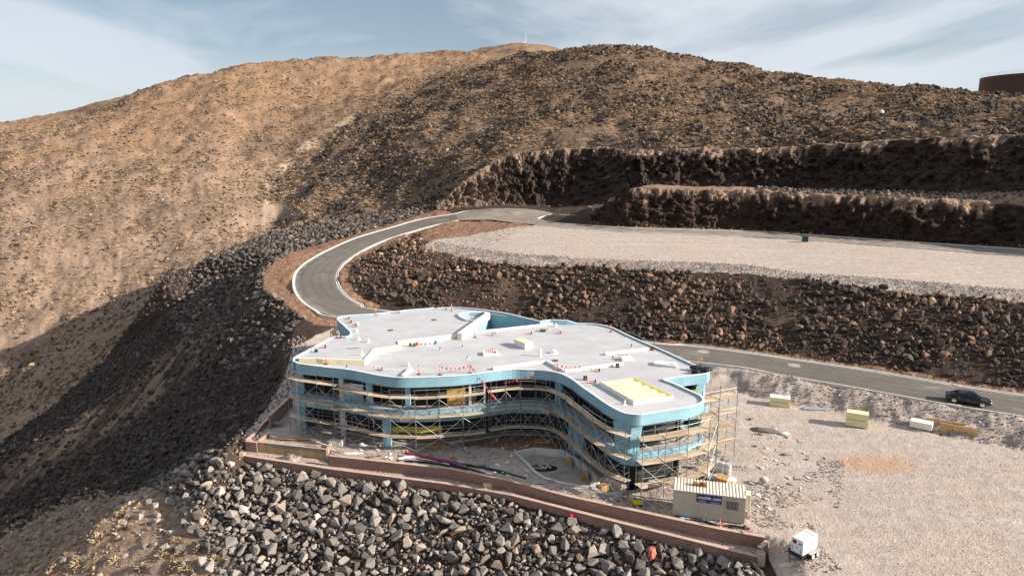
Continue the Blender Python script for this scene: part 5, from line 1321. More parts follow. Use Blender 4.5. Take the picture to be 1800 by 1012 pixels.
# tall brown post
p = P(1188, 866, 0.2); tag(bevel(MB().box(-0.09, -0.09, -0.3, 0.09, 0.09, 3.3).build('timber_post', plain('dark_timber', (0.16, 0.10, 0.075), 0.9, var=0.3)), 0.01), 'tall brown timber post behind the left end of the site office', 'post').location = (ct.matrix_basis @ V((0.15, CW + 0.35, 0)))
# ------------------------------------------------------------------ generator on its trailer
gp = flat2(P(1412, 975, 0)); gen = empty('towed_generator', gp, 0.62); gen.scale = (0.88, 0.88, 0.88); tag(gen, 'white generator on a black two axle trailer in the gravel yard', 'generator')
M_GW = plain('generator_white', (0.80, 0.79, 0.77), 0.4, var=0.03); M_BLK = plain('black_steel', (0.02, 0.02, 0.022), 0.5); M_TYRE = plain('tyre', (0.025, 0.025, 0.025), 0.9); M_RIM = plain('rim_grey', (0.5, 0.5, 0.5), 0.4, 0.3)
# local x: length (front panel faces -x), y: width
hs = K(MB().box(-1.15, -0.6, 0.62, 1.15, 0.6, 2.0), 'housing', M_GW, gen, 0.04)
K(MB().box(-1.05, -0.5, 2.005, -0.2, 0.5, 2.02), 'roof_panel', M_GW, hs); K(MB().box(-0.15, -0.03, 2.003, -0.1, 0.03, 2.06), 'lifting_eye', M_BLK, hs); K(MB().box(0.6, -0.5, 2.003, 0.66, 0.5, 2.03), 'roof_seam', M_RIM, hs)
K(MB().box(-1.16, 0.1, 1.5, -1.152, 0.45, 1.82), 'control_panel', plain('panel_brown', (0.06, 0.03, 0.025), 0.4), hs); K(MB().box(-1.16, -0.4, 1.55, -1.152, -0.15, 1.68), 'display', M_BLK, hs)
for y in (-0.42, 0.36):
    for k in range(6): K(MB().box(-1.158, y, 0.8 + k * 0.07, -1.152, y + 0.12, 0.83 + k * 0.07), 'louvre', M_MULL, hs)
K(MB().box(-1.158, -0.08, 1.1, -1.152, 0.12, 1.3), 'socket_plate', M_RIM, hs); K(MB().box(0.0, -0.608, 1.25, 0.14, -0.602, 1.45), 'door_latch', M_BLK, hs); K(MB().box(0.2, -0.608, 1.3, 0.3, -0.602, 1.42), 'door_latch', M_BLK, hs)
fr_ = K(MB().box(-1.35, -0.66, 0.42, 1.3, 0.66, 0.61), 'frame', M_BLK, gen)
K(MB().box(-0.4, -1.0, 0.60, 1.15, -0.67, 0.66), 'fender', plain('fender', (0.35, 0.35, 0.36), 0.5), gen); K(MB().box(-0.4, 0.67, 0.60, 1.15, 1.0, 0.66), 'fender', MATS['fender'], gen)
for x in (0.0, 0.75):
    for s in (-1, 1):
        w_ = K(MB().tube((x, s * 0.72, 0.31), (x, s * 0.95, 0.31), 0.31, n=20), 'wheel', M_TYRE, gen); K(MB().tube((x, s * 0.945, 0.31), (x, s * 0.965, 0.31), 0.19, n=16), 'rim', M_GW, w_)
K(MB().path([(-1.3, -0.5, 0.5), (-2.3, 0, 0.45)], 0.05).path([(-1.3, 0.5, 0.5), (-2.3, 0, 0.45)], 0.05).tube((-2.25, 0, 0.45), (-2.7, 0, 0.42), 0.05), 'drawbar', M_BLK, gen)
K(MB().tube((-2.1, 0.0, 0.02), (-2.1, 0, 0.6), 0.04), 'jack', M_BLK, gen)
# ------------------------------------------------------------------ orange delineator posts
M_OR = plain('orange_plastic', (0.75, 0.10, 0.03), 0.5, var=0.08); M_RB = plain('rubber_base', (0.03, 0.028, 0.03), 0.9)
dl_mesh = MB().tube((0, 0, 0.06), (0, 0, 0.95), 0.055, 0.04, n=10).tube((0, 0, 0.95), (0, 0, 1.06), 0.06, 0.05, n=10).mesh('post'); dl_mesh.materials.append(M_OR)
dl_base = MB().tube((0, 0, 0), (0, 0, 0.07), 0.24, 0.17, n=8).mesh('base'); dl_base.materials.append(M_RB)
dl_band = MB().tube((0, 0, 0.68), (0, 0, 0.80), 0.056, n=10).mesh('band'); dl_band.materials.append(plain('reflective', (0.8, 0.75, 0.7), 0.4))
def delineator(p, label, group, lie=None, s=1.0):
    o = empty('delineator_post', p); tag(o, label, 'delineator', group)
    for nm, m in (('post', dl_mesh), ('base', dl_base), ('reflective_band', dl_band)):
        c_ = bpy.data.objects.new(nm, m); C.objects.link(c_); c_.parent = o
    if lie is not None: o.rotation_euler = (0, math.pi / 2 - 0.14, lie); o.location.z += 0.2
    o.scale = (s, s, s); return o
RZ = 8.06
up_z = 8.51
def z1p(x, y, z): return P(480 + x / 4.286, 520 + y / 4.286, z)
def z2p(x, y, z): return P(880 + x / 4.286, 520 + y / 4.286, z)
G1, G2 = 'standing orange posts on the roof', 'orange posts lying on the roof'
for q, lab in ((z1p(400, 513, RZ), 'orange post standing before the yellow step wall at the left roof corner'), (z1p(1098, 590, RZ), 'orange post standing at the front roof edge, first right of the white curb'),
               (z1p(1258, 594, RZ), 'orange post at the front roof edge where the pennant line starts'), (z1p(1485, 580, RZ), 'orange post at the front roof edge from which flags drop to the scaffold'),
               (z1p(775, 142, up_z), 'orange post standing at the rear left roof edge near the road bend'), (z1p(1345, 110, up_z), 'orange post standing at the rear roof edge behind the oval opening'),
               (z1p(1520, 312, RZ), 'orange post standing beside the triangular light well'), (z2p(410, 575, RZ), 'orange post standing at the inward curve of the roof edge'),
               (z2p(828, 270, RZ), 'orange post standing at the rear right roof edge')):
    delineator(q, lab, G1)
for q, a, lab in ((z1p(575, 175, up_z), 3.2, 'fallen orange post nearest the rear left roof corner'), (z1p(590, 205, up_z), 3.0, 'fallen orange post, middle of three near the rear left roof corner'), (z1p(628, 232, up_z), 3.1, 'fallen orange post, frontmost of three near the rear left roof corner'),
                  (z1p(510, 320, up_z), 3.5, 'fallen orange post by the notch of the left roof edge'), (z1p(395, 392, up_z), 3.7, 'fallen orange post on the left roof edge, upper of two'), (z1p(325, 425, up_z), 2.0, 'fallen orange post on the left roof edge, lower of two'),
                  (z1p(825, 562, RZ), 3.3, 'fallen orange post on the front left roof strip'), (z1p(950, 132, up_z), 3.1, 'fallen orange post at the rear edge, left of the fallen pair'), (z1p(1235, 98, up_z), 3.0, 'fallen orange post at the rear edge, left one of the pair'), (z1p(1310, 107, up_z), 3.2, 'fallen orange post at the rear edge, right one of the pair'),
                  (z1p(1650, 298, RZ), 0.1, 'fallen orange post lying in front of the light well'), (z2p(235, 290, RZ), 3.2, 'fallen orange post in the middle of the roof, left one of the row'), (z2p(330, 270, RZ), 3.2, 'fallen orange post in the middle of the roof beside the tool heap'), (z2p(455, 285, RZ), 3.1, 'fallen orange post in the middle of the roof, right one of the row'),
                  (z2p(745, 570, RZ), 3.2, 'fallen orange post before the white curb near the skylight'), (z2p(950, 465, RZ), 2.8, 'fallen orange post beside the low white box on the right roof'), (z2p(715, 658, RZ), 3.2, 'fallen orange post at the left corner of the yellow skylight')):
    delineator(q, lab, G2, lie=a)
for q, lie, lab in ((P(1265, 931, 0.02), None, 'orange post standing in front of the site office'), (P(1282, 932, 0.02), 3.0, 'orange post lying on the ground before the site office'), (P(1308, 930, 0.35), -1.2, 'orange post hanging over the planter wall right of the site office'), (P(1388, 971, 0.02), 3.5, 'orange post lying beside the generator drawbar'),
                    (z1p(1622, 225, 4.4), None, 'orange post down inside the triangular light well'), (P(1232, 640, 2.1), None, 'orange post at the lower road edge behind the right end of the roof'), (P(928, 396, 13.0), None, 'orange post at the corner of the upper gravel pad by the turning circle')):
    delineator(q, lab, 'orange posts about the site', lie=lie, s=1.0 if q.z < 12 else 1.5)
M_FLAG = plain('red_flag', (0.72, 0.04, 0.05), 0.6)
FLM = MB().add([(-0.13, 0.004, 0), (0.13, 0.004, 0), (0, 0.004, -0.34), (-0.13, -0.004, 0), (0.13, -0.004, 0), (0, -0.004, -0.34)], [(0, 1, 2), (5, 4, 3), (0, 3, 4, 1), (1, 4, 5, 2), (2, 5, 3, 0)]).mesh('flag'); FLM.materials.append(M_FLAG)
M_ROPE = plain('rope', (0.5, 0.42, 0.36), 0.9)
def pennants(label, a, b, n, sag=0.3):
    root = empty('pennant_line', a); tag(root, label, 'pennant line', 'pennant lines'); pts = [a.lerp(b, i / 16) - V((0, 0, sag * 4 * (i / 16) * (1 - i / 16))) for i in range(17)]
    kid(MB().path([p for p in pts], 0.012, 4).build('rope', M_ROPE), root)
    for i in range(n):
        u = (i + 0.5) / n; k = u * 16; j = min(15, int(k)); p = pts[j].lerp(pts[j + 1], k - j); o = bpy.data.objects.new('flag', FLM); C.objects.link(o); o.location = p - a; o.rotation_euler = (0.15 * (i % 3 - 1), 0, 0.5 * (i % 4) - 0.7); o.parent = root
u1 = V((0, 0, 1.0))
pennants('red pennant line between two posts at the front roof edge', z1p(1258, 594, RZ) + u1, z1p(1485, 580, RZ) + u1, 7)
fz = lambda px, py, Y: D(px, py, Y)
fy = z1p(1485, 580, RZ).y
pennants('red pennant line dropping from the roof edge down the scaffold', z1p(1485, 580, RZ) + u1, D(872, 700, fy - 2.0), 12, 0.1)
pennants('red pennant line hanging on the scaffold rails at the inward curve', D(885, 672, fy - 0.6), D(940, 655, fy - 1.0), 8, 0.15)
pennants('red pennant line from the roof post towards the right curb', z2p(410, 575, RZ) + u1, z2p(610, 560, RZ) + V((0, 0, 0.5)), 6, 0.2)
# ------------------------------------------------------------------ small things on the roof
M_PVC = plain('white_pvc', (0.80, 0.79, 0.77), 0.4, var=0.02); M_DRAIN = plain('drain_iron', (0.08, 0.08, 0.08), 0.6); M_PIPE = plain('dark_pipe', (0.10, 0.09, 0.09), 0.6)
def vent(p, h, r, label, mat=None):
    o = empty('roof_vent', p); tag(o, label, 'roof vent', 'vent pipes on the roof'); K(MB().tube((0, 0, 0), (0, 0, h), r, n=12), 'pipe', mat or M_PVC, o); K(MB().tube((0, 0, 0), (0, 0, 0.06), r * 2.2, r * 1.2, n=12), 'flashing', M_PVC, o)
for q, h, r, lab in ((z1p(630, 268, up_z), .35, .12, 'short white vent pipe near the rear left corner, front one'), (z1p(640, 214, up_z), .3, .12, 'short white vent pipe near the rear left corner, rear one'), (z1p(718, 348, up_z), .4, .14, 'white vent pipe on the left upper roof near the step wall'), (z1p(645, 330, up_z), .4, .14, 'white vent pipe by the dark sheet on the left upper roof'),
                     (z1p(670, 448, up_z), .6, .08, 'thin tall white vent pipe at the left step wall corner'), (z1p(1022, 528, RZ), .4, .1, 'white vent pipe at the end of the small front curb'), (z2p(415, 232, RZ), .45, .16, 'white vent pipe beside the light well tip'), (z2p(300, 455, RZ), .95, .11, 'tall white vent pipe in the middle of the roof'),
                     (z2p(405, 430, RZ), .35, .25, 'wide low white vent near the tall pipe'), (z2p(935, 815, RZ), .35, .1, 'white vent pipe at the front of the right wing roof'), (z1p(1690, 276, RZ), .45, .12, 'white vent pipe at the front curb of the light well')): vent(q, h, r, lab)
for q, h, lab in ((z1p(1258, 412, RZ), .5, 'dark vent pipe in the middle of the front roof'), (z1p(1462, 475, RZ), .4, 'dark vent pipe nearest the front pennants'), (z1p(1427, 392, RZ), .4, 'dark vent pipe left of the white square frame'), (z2p(985, 390, RZ), .5, 'dark vent pipe left of the right rear curb'), (z2p(845, 480, RZ), .5, 'dark vent pipe beside the low white box'), (z2p(78, 262, RZ), .3, 'dark vent pipe beside the light well'), (z1p(556, 545, RZ), .4, 'dark pipe stub on the front left roof strip'), (z2p(940, 315, RZ), .4, 'dark pipe stub at the rear right roof edge')): vent(q, h, .06, lab, M_PIPE)
for q, lab in ((z1p(885, 258, up_z + .01), 'dark round roof drain in the middle of the upper roof'), (z1p(1213, 180, up_z + .01), 'dark round roof drain near the oval opening'), (z2p(412, 486, RZ + .01), 'dark flat drain cover beside the roof curb')):
    tag(disc('roof_drain', q, 0.38, M_DRAIN, h=0.03), lab, 'roof drain', 'roof drains')
# equipment curb with yellow top
a, b, c_ = z2p(105, 372, RZ), z2p(180, 402, RZ), z2p(228, 398, RZ)
eq = empty('equipment_curb', (a + b) / 2, math.atan2((b - a).y, (b - a).x)); tag(eq, 'white equipment curb with yellow board lid in the middle of the roof', 'roof unit')
K(MB().box(-1.2, 0, 0, 1.2, 1.1, 0.75), 'curb', M_WHITE, eq, 0.02); K(MB().box(-1.22, -0.02, 0.752, 1.22, 1.12, 0.80), 'board_lid', M_YEL, eq)
wq = empty('square_curb', z1p(1640, 440, RZ), 0.05); tag(wq, 'white square curb frame with red posts in it on the roof', 'roof unit')
for x0, y0, x1, y1 in ((-.9, -.7, .9, -.45), (-.9, .45, .9, .7), (-.9, -.45, -.65, .45), (.65, -.45, .9, .45)): K(MB().box(x0, y0, 0, x1, y1, .3), 'frame_side', M_WHITE, wq)
for k in range(3): K(MB().tube((-0.3 + .25 * k, -.4, .35), (-.2 + .2 * k, .5, .4 + .1 * k), .045), 'red_pole', M_OR, wq)
hx = empty('roof_hatch', z2p(1262, 525, RZ), -0.35); tag(hx, 'low white roof hatch on the right wing near the black bags', 'roof hatch')
K(MB().box(-1.5, -.55, 0, 1.0, .55, .22), 'curb', M_WHITE, hx, 0.02); K(MB().box(-1.55, -.6, .224, 0.2, .6, .30), 'lid', M_PVC, hx, 0.03); K(MB().box(.3, -.3, .224, .8, .3, .4), 'cover', M_PVC, hx, .05)
lb = empty('low_box', z2p(950, 482, RZ), 0.15); tag(lb, 'low white box with orange post across it on the right roof', 'roof unit'); K(MB().box(-.7, -.5, 0, .7, .5, .35), 'box', M_WHITE, lb, .03); K(MB().box(-.72, -.52, .352, .1, .52, .39), 'lid', M_PVC, lb)
def lump(name, label, cat, p, s, mat, seed, group=None, rz=0):
    me = rock_mesh(name, seed, 40, 1, 0.9); me.polygons.foreach_set('use_smooth', [True] * len(me.polygons)); me.materials.append(mat)
    o = bpy.data.objects.new(name, me); C.objects.link(o); o.location = p + V((0, 0, s[2] * 0.62)); o.scale = s; o.rotation_euler = (0, 0, rz); tag(o, label, cat, group); return o
M_BAG = plain('black_plastic', (0.014, 0.014, 0.018), 0.35, var=0.4, bump=0.5)
for q, s, lab in ((z2p(1475, 562, RZ), (.85, .6, .55), 'black plastic bag at the right roof end, leftmost of three'), (z2p(1470, 588, RZ), (.6, .45, .42), 'black plastic bag at the right roof end, frontmost of three'), (z2p(1540, 578, RZ), (.85, .7, .6), 'black plastic bag at the right roof end, rightmost of three')): lump('plastic_bag', lab, 'bag', q, s, M_BAG, int(q.x * 10) % 97 + 500, 'black bags on the roof')
M_TEAL = plain('teal_plastic', (0.03, 0.22, 0.24), 0.5)
for x, y, mat, lab in ((1035, 378, M_TEAL, 'teal bucket among the tools below the step wall'), (1065, 380, M_PIPE, 'dark bucket among the tools below the step wall'), (1085, 372, M_OR, 'red bucket among the tools below the step wall'), (1130, 365, M_PVC, 'white bucket below the step wall, leftmost of three'), (1160, 365, M_PVC, 'white bucket below the step wall, middle of three'), (1195, 362, M_PVC, 'white bucket below the step wall, rightmost of three'), (1225, 362, M_TEAL, 'teal bucket at the right of the white buckets')):
    o = empty('bucket', z1p(x, y, RZ)); tag(o, lab, 'bucket', 'buckets on the roof'); K(MB().tube((0, 0, 0), (0, 0, .38), .15, .19, n=12), 'pail', mat, o); K(MB().tube((0, 0, .382), (0, 0, .41), .2, n=12), 'lid', mat, o)
for x, y, w_, mat, lab in ((325, 268, 1.2, M_TEAL, 'heap of teal tools with orange posts in the roof middle'),):
    o = empty('tool_heap', z2p(x, y, RZ)); tag(o, lab, 'tools'); K(MB().box(-.6, -.2, 0, .3, .3, .3), 'tool_case', mat, o, .03); K(MB().box(-.2, -.3, .304, .6, .1, .42), 'tool_tray', M_OSB, o)
for x, y, L_, a_, mat, lab in ((860, 555, 3.0, 0.05, M_PVC, 'long white lath lying on the front left roof'), (820, 440, 2.2, 0.1, M_PVC, 'thin white lath lying below the left step wall'), (600, 395, 1.4, .2, M_PIPE, 'dark bar lying on the left upper roof')):
    q = z1p(x, y, RZ if y > 400 else up_z); d_ = V((math.cos(a_), math.sin(a_), 0)) * L_ / 2; tag(board('lath', q - d_ + V((0, 0, .03)), q + d_ + V((0, 0, .03)), .1, .04, mat), lab, 'lath', 'laths on the roof')
for x, y, zz, lab in ((1140, 408, 2, 'black cube marker with red spot at the right rear curb'), (637, 632, 2, 'black cube marker with red spot left of the yellow skylight'), (880, 537, 2, 'black cube marker with red spot right of the small roof curb')):
    o = empty('sign_cube', z2p(x, y, RZ)); tag(o, lab, 'marker', 'black markers on the roof'); K(MB().box(-.2, -.15, 0, .2, .15, .42), 'cube', M_BLK, o, .02); K(MB().tube((0, -.17, .22), (0, -.153, .22), .09, n=14), 'red_spot', M_OR, o)
# ------------------------------------------------------------------ yellow board stacks, pallets
M_YST = plain('yellow_board_stack', (0.70, 0.64, 0.37), 0.7, var=0.06); M_YTOP = plain('pale_board_top', (0.78, 0.76, 0.66), 0.7, var=0.05); M_RUN = plain('runner_wood', (0.45, 0.30, 0.16), 0.9)
def stack(label, px0, py0, px1, py1, w, tiers, h, mat, top, gap=0.07):
    a, b = P(px0, py0, 0), P(px1, py1, 0); d_ = flat2(b) - flat2(a); L_ = d_.length
    o = empty('board_stack', a, math.atan2(d_.y, d_.x)); tag(o, label, 'board stack', 'stacks of boards in the yard')
    z = 0.0
    for t_ in range(tiers):
        for x in (0.2, L_ / 2, L_ - 0.3): K(MB().box(x, 0.05, z, x + 0.1, w - 0.05, z + gap), 'runner', M_RUN, o)
        z += gap; n = 5
        for k in range(n):
            j = 0.008 * ((k * 7 + t_) % 3)
            K(MB().box(j, j, z, L_ + j, w + j, z + h / n - 0.004), 'board_bundle', top if (t_ == tiers - 1 and k == n - 1) else mat, o); z += h / n
    return o
stack('yellow board stack with white top, nearest the scaffold tower', 1352, 713.5, 1388, 718, 1.25, 2, 0.55, M_YST, M_YTOP)
stack('tall yellow board stack in two tiers in the middle of the yard edge', 1486, 748, 1525, 754, 1.3, 2, 0.78, M_YST, M_YST)
stack('long low cream board stack left of the pallets', 1598, 752, 1637, 760, 1.25, 1, 0.75, M_YTOP, M_YTOP, .2)
M_PAL = plain('pallet_wood', (0.52, 0.33, 0.14), 0.85, var=0.25, scale=4)
def pallet(root, M, w=1.2, d_=1.0):
    for k in range(7): o = MB().box(-w / 2 + k * w / 7 + .01, -d_ / 2, .1, -w / 2 + (k + 1) * w / 7 - .035, d_ / 2, .125, M=M).build('slat', M_PAL, parent=root)
    for y in (-d_ / 2, -.05, d_ / 2 - .1): MB().box(-w / 2, y, 0, w / 2, y + .1, .099, M=M).build('bearer', M_PAL, parent=root)
for (px, py, nx, lab, zz) in ((1659, 754, 3, 'rear row of pallets stood on edge beside the cream stack', 0.0), (1685, 764, 3, 'front row of pale pallets stood on edge near the berm', 0.0)):
    q = P(px, py, 0); o = empty('pallet_row', q, -0.55); tag(o, lab, 'pallets', 'pallets in the yard')
    for i in range(nx):
        for s_ in range(2): pallet(o, Matrix.Translation((i * 1.25 - 1.25, s_ * .18, .55)) @ Matrix.Rotation(math.pi / 2 - .12, 4, 'X') @ Matrix.Translation((0, 0, .0)), 1.2, 1.0)
q = P(1434, 719, 0.0); o = empty('stud_pile', q, -.1); tag(o, 'pile of bluish steel studs lying below the berm', 'steel studs'); M_STUD = plain('blue_steel', (0.42, 0.50, 0.55), 0.4, 0.3)
for k in range(9): K(MB().box(-1.6 + .1 * (k % 3), -.5 + (k % 5) * .2, .1 + .06 * (k // 5), 1.5 + .12 * (k % 4), -.36 + (k % 5) * .2, .15 + .06 * (k // 5)), 'stud', M_STUD, o)
for x in (-1.0, .9): K(MB().box(x, -.55, 0, x + .1, .6, .098), 'runner', M_RUN, o)
M_TARP = plain('white_wrap', (0.78, 0.78, 0.79), 0.5, var=0.06, bump=0.4)
# rubble mound with a white sack
q = P(1345, 757, 0); o = lump('rubble_mound', 'low grey rubble mound in the gravel near the yellow stack', 'rubble', q + V((0, 0, -.25)), (2.0, 1.0, .55), M_RK_LIGHT, 520, rz=-.3); o['tint'] = 0.3
lump('sack', 'white sack lying beside the rubble mound', 'sack', P(1380, 764, 0), (.55, .4, .25), M_TARP, 521)
o = lump('boulder', 'large pale boulder standing alone right of the site office', 'boulder', P(1343, 851, 0), (.55, .5, .75), M_RK_LIGHT, 533); o['tint'] = 0.95; o.data.polygons.foreach_set('use_smooth', [False] * len(o.data.polygons))
# wrapped bundles behind the site office
for (px, py, s, lab, sd) in ((1262, 846, (1.0, .7, .65), 'white plastic sheet heap behind the site office', 540), (1282, 850, (.8, .6, .6), 'white wrapped heap right behind the office roof', 541), (1240, 838, (.5, .5, .55), 'small white wrapped heap left of the big one', 542)): lump('wrapped_heap', lab, 'plastic heap', P(px, py, 0), s, M_TARP, sd, 'heaps behind the office')
o = MB().box(-.55, -.4, 0, .55, .4, .7).build('wooden_crate', M_OSB); o.location = P(1268, 852, 0); o.location.z = 0.3; o.rotation_euler = (.25, .1, -.5); tag(bevel(o, .02), 'tilted brown wooden crate leaning on the white heap', 'crate')
M_SILV = plain('silver_wrap', (0.62, 0.64, 0.66), 0.3, 0.3, var=0.2)
for k in range(4):
    q = P(1250 + k * 10, 826 + k * 2.5, 0); o = empty('wrapped_roll', q); tag(o, 'silver wrapped roll standing by the scaffold tower, %s of four' % ('leftmost', 'second from left', 'third from left', 'rightmost')[k], 'roll', 'silver rolls by the scaffold')
    K(MB().tube((0, 0, 0), (0, 0, 1.15), .27, n=14), 'roll', M_SILV, o); K(MB().tube((0, 0, .5), (0, 0, .62), .28, n=14), 'strap', M_PVC, o)
# pink roll on the rocks, yellow cart, tarps, crates
def tilt_obj(mb, name, mat, p, rot, label, cat, bev=0.02):
    o = mb.build(name, mat); o.location = p; o.rotation_euler = rot; bevel(o, bev); tag(o, label, cat); return o
def hit(px, py):
    for Y in np.arange(38, 110, 0.1):
        p = D(px, py, Y)
        if ground(p.x, p.y) >= p.z: return V((p.x, p.y, ground(p.x, p.y)))
    return P(px, py, 0)
q = hit(1145, 985); lump('pink_sack', 'pink red sack lying on the rock slope below the planter', 'sack', q + V((0, 0, .1)), (.42, .42, .85), plain('pink_sack', (0.62, 0.16, 0.13), 0.8, bump=.4), 551)
tilt_obj(MB().box(-.4, -.25, 0, .4, .25, .18), 'red_cloth', M_FLAG, hit(1008, 911) + V((0, 0, .3)), (.2, .1, .3), 'crumpled red cloth on the rocks below the planter wall', 'cloth', .06)
cart = empty('yellow_cart', P(1120, 889, 0), .2); tag(cart, 'small yellow cart standing on the shaded gravel left of the office', 'cart')
MY = plain('cart_yellow', (0.65, 0.48, 0.02), 0.5); K(MB().box(-.4, -.28, .25, .4, .28, .5), 'tray', MY, cart, .03); K(MB().path([(-.4, -.25, .45), (-.7, -.25, .8), (-.7, .25, .8), (-.4, .25, .45)], .025), 'handle', MY, cart)
for x in (-.28, .28):
    for y in (-.3, .3): K(MB().tube((x, y - .03, .12), (x, y + .03, .12), .12, n=12), 'wheel', M_TYRE, cart)
lump('blue_tarp', 'crumpled light blue tarp at the foot of the site office', 'tarp', P(1199, 915, 0), (.55, .3, .25), plain('blue_tarp', (0.12, 0.42, 0.62), 0.5), 561)
M_HOSE = plain('black_hose', (0.02, 0.02, 0.022), 0.6)
def cable(label, pts, r, mat, name='pipe', cat='pipe', group='pipes on the ground'):
    P_ = [V((p.x, p.y, max(p.z, ground(p.x, p.y)) + r + 0.03)) for p in pts]; P_ = smooth_line(P_, 5) if len(P_) > 2 else P_
    o = MB().path(P_, r, 6).build(name, mat, smooth=False); tag(o, label, cat, group); return o
cable('black hose heap running along the foot of the site office', PL([(1190, 909, .1), (1215, 917, .1), (1240, 918, .15), (1262, 926, .1), (1285, 925, .1), (1318, 931, .1)]), .09, M_HOSE, 'hose', 'hose')
cable('thinner black hose looping before the site office', PL([(1200, 917, .1), (1225, 914, .1), (1255, 922, .1), (1275, 929, .1), (1300, 927, .1)]), .06, M_HOSE, 'hose', 'hose')
M_RED = plain('red_pipe', (0.40, 0.02, 0.05), 0.5); M_PUR = plain('purple_pipe', (0.16, 0.05, 0.28), 0.5)
for (l, mat, r, lab) in (([(712, 797), (760, 806), (800, 813)], M_RED, .08, 'dark red pipe lying on the ground above the planter'), ([(716, 799), (765, 809), (806, 815)], M_RED, .07, 'second dark red pipe beside the first above the planter'), ([(750, 806), (800, 815), (830, 818)], M_PUR, .07, 'purple pipe lying among the red pipes'),
                         ([(698, 811), (760, 816), (822, 828)], M_HOSE, .1, 'thick black pipe nearest the back planter wall'), ([(735, 810), (800, 819), (865, 838)], M_HOSE, .08, 'black pipe crossing the pipe heap'), ([(815, 817), (870, 827), (925, 843)], M_HOSE, .07, 'long black pipe pointing at the concrete basin'), ([(820, 820), (850, 824), (890, 836)], M_HOSE, .06, 'thin black pipe at the right end of the heap'), ([(700, 808), (730, 806), (790, 818)], M_PVC, .07, 'white pipe lying across the black pipes'), ([(703, 805), (745, 812), (795, 817)], M_PVC, .05, 'thin white pipe in the pipe heap')):
    cable(lab, [P(x, y, 0.02) for x, y in l], r, mat)
for (px, py, s, lab, sd, mat) in ((622, 798, (1.3, .35, .18), 'crumpled white plastic sheet behind the planter wall', 571, M_TARP), (720, 804, (1.3, .5, .12), 'pale plastic sheet beside the pipe heap', 572, M_TARP), (636, 783, (.35, .3, .3), 'pale green bag on the gravel before the pier', 573, plain('pale_green', (.45, .62, .52), .6))): lump('plastic_sheet', lab, 'plastic', P(px, py, 0), s, mat, sd)
# things by the raised bed
o = empty('concrete_block', P(592, 782, 0.0), -.3); tag(o, 'broken pale concrete block at the end of the raised gravel bed', 'concrete block'); K(MB().box(-.9, -.5, -.2, .7, .4, .55), 'block', M_CONC, o, .05); K(MB().box(.72, -.45, -.2, .9, .5, .8), 'fin', M_CONC, o, .03)
a, b = P(556, 776, .62), P(607, 793, .3); tag(board('timber_plank', a, b, .25, .05, M_PLANK[1]), 'long timber plank sloping down from the raised bed', 'plank')
a, b = P(449, 750, .35), P(470, 738, .75); tag(board('metal_strip', a, b, .18, .04, M_GALV), 'bright metal strip leaning on the low left wall', 'metal strip')
o = MB().box(-.4, -.3, 0, .4, .3, .5).build('beige_block', plain('beige_foam', (.62, .50, .32), .8, var=.1)); q = P(857, 858, -.85); o.location = (q.x, q.y, -.83); o.rotation_euler = (0, 0, .4); tag(bevel(o, .04), 'beige block lying in the bed between the planter walls', 'block')
for (px, py, z, lab) in ((895, 865, -.8, 'flat pale sheet in the planter bed right of the beige block'), (950, 851, .04, 'flat pale slab on the gravel before the basin')):
    o = MB().box(-.8, -.3, 0, .8, .3, .05).build('flat_slab', M_CONC); o.location = P(px, py, z); o.rotation_euler = (0, .02, -.35); tag(bevel(o, .01), lab, 'slab')
for (px, py, lab) in ((766, 783, 'low timber pallet in the shade under the left scaffold'), (955, 776, 'timber pile in the shaded inner court')):
    o = empty('timber_pile', P(px, py, 0), .1); tag(o, lab, 'timber pile', 'timber in the court')
    for k in range(6): K(MB().box(-1.0 + .15 * (k % 2), -.45 + (k % 3) * .3, .01 + .1 * (k // 3), 1.0 + .1 * (k % 3), -.2 + (k % 3) * .3, .09 + .1 * (k // 3)), 'beam', M_OSB, o)
for (px, py, s, lab, sd) in ((545, 772, (2.6, .8, .22), 'orange tan gravel heap filling the raised bed', 581),): 
    o = lump('gravel_heap', lab, 'gravel heap', P(520, 774, 0) + V((0, 0.2, .02)), s, plain('tan_gravel', (.42, .27, .17), .95, var=.3, scale=8, bump=1.0), sd)
o = lump('gravel_heap', 'small blue grey gravel heap at the foot of the left scaffold', 'gravel heap', P(487, 745, .3), (1.0, .6, .25), plain('blue_gravel', (.22, .23, .27), .95, var=.4, scale=10, bump=1.0), 583)
cable('bent steel rod standing at the left rim of the basin', [P(894, 812, 0), P(895, 812, 0) + V((0, 0, 1.0)), P(895, 812, 0) + V((-.5, .3, 1.4))], .03, plain('rust', (.25, .12, .07), .8), 'steel_rod', 'rod', 'rods')
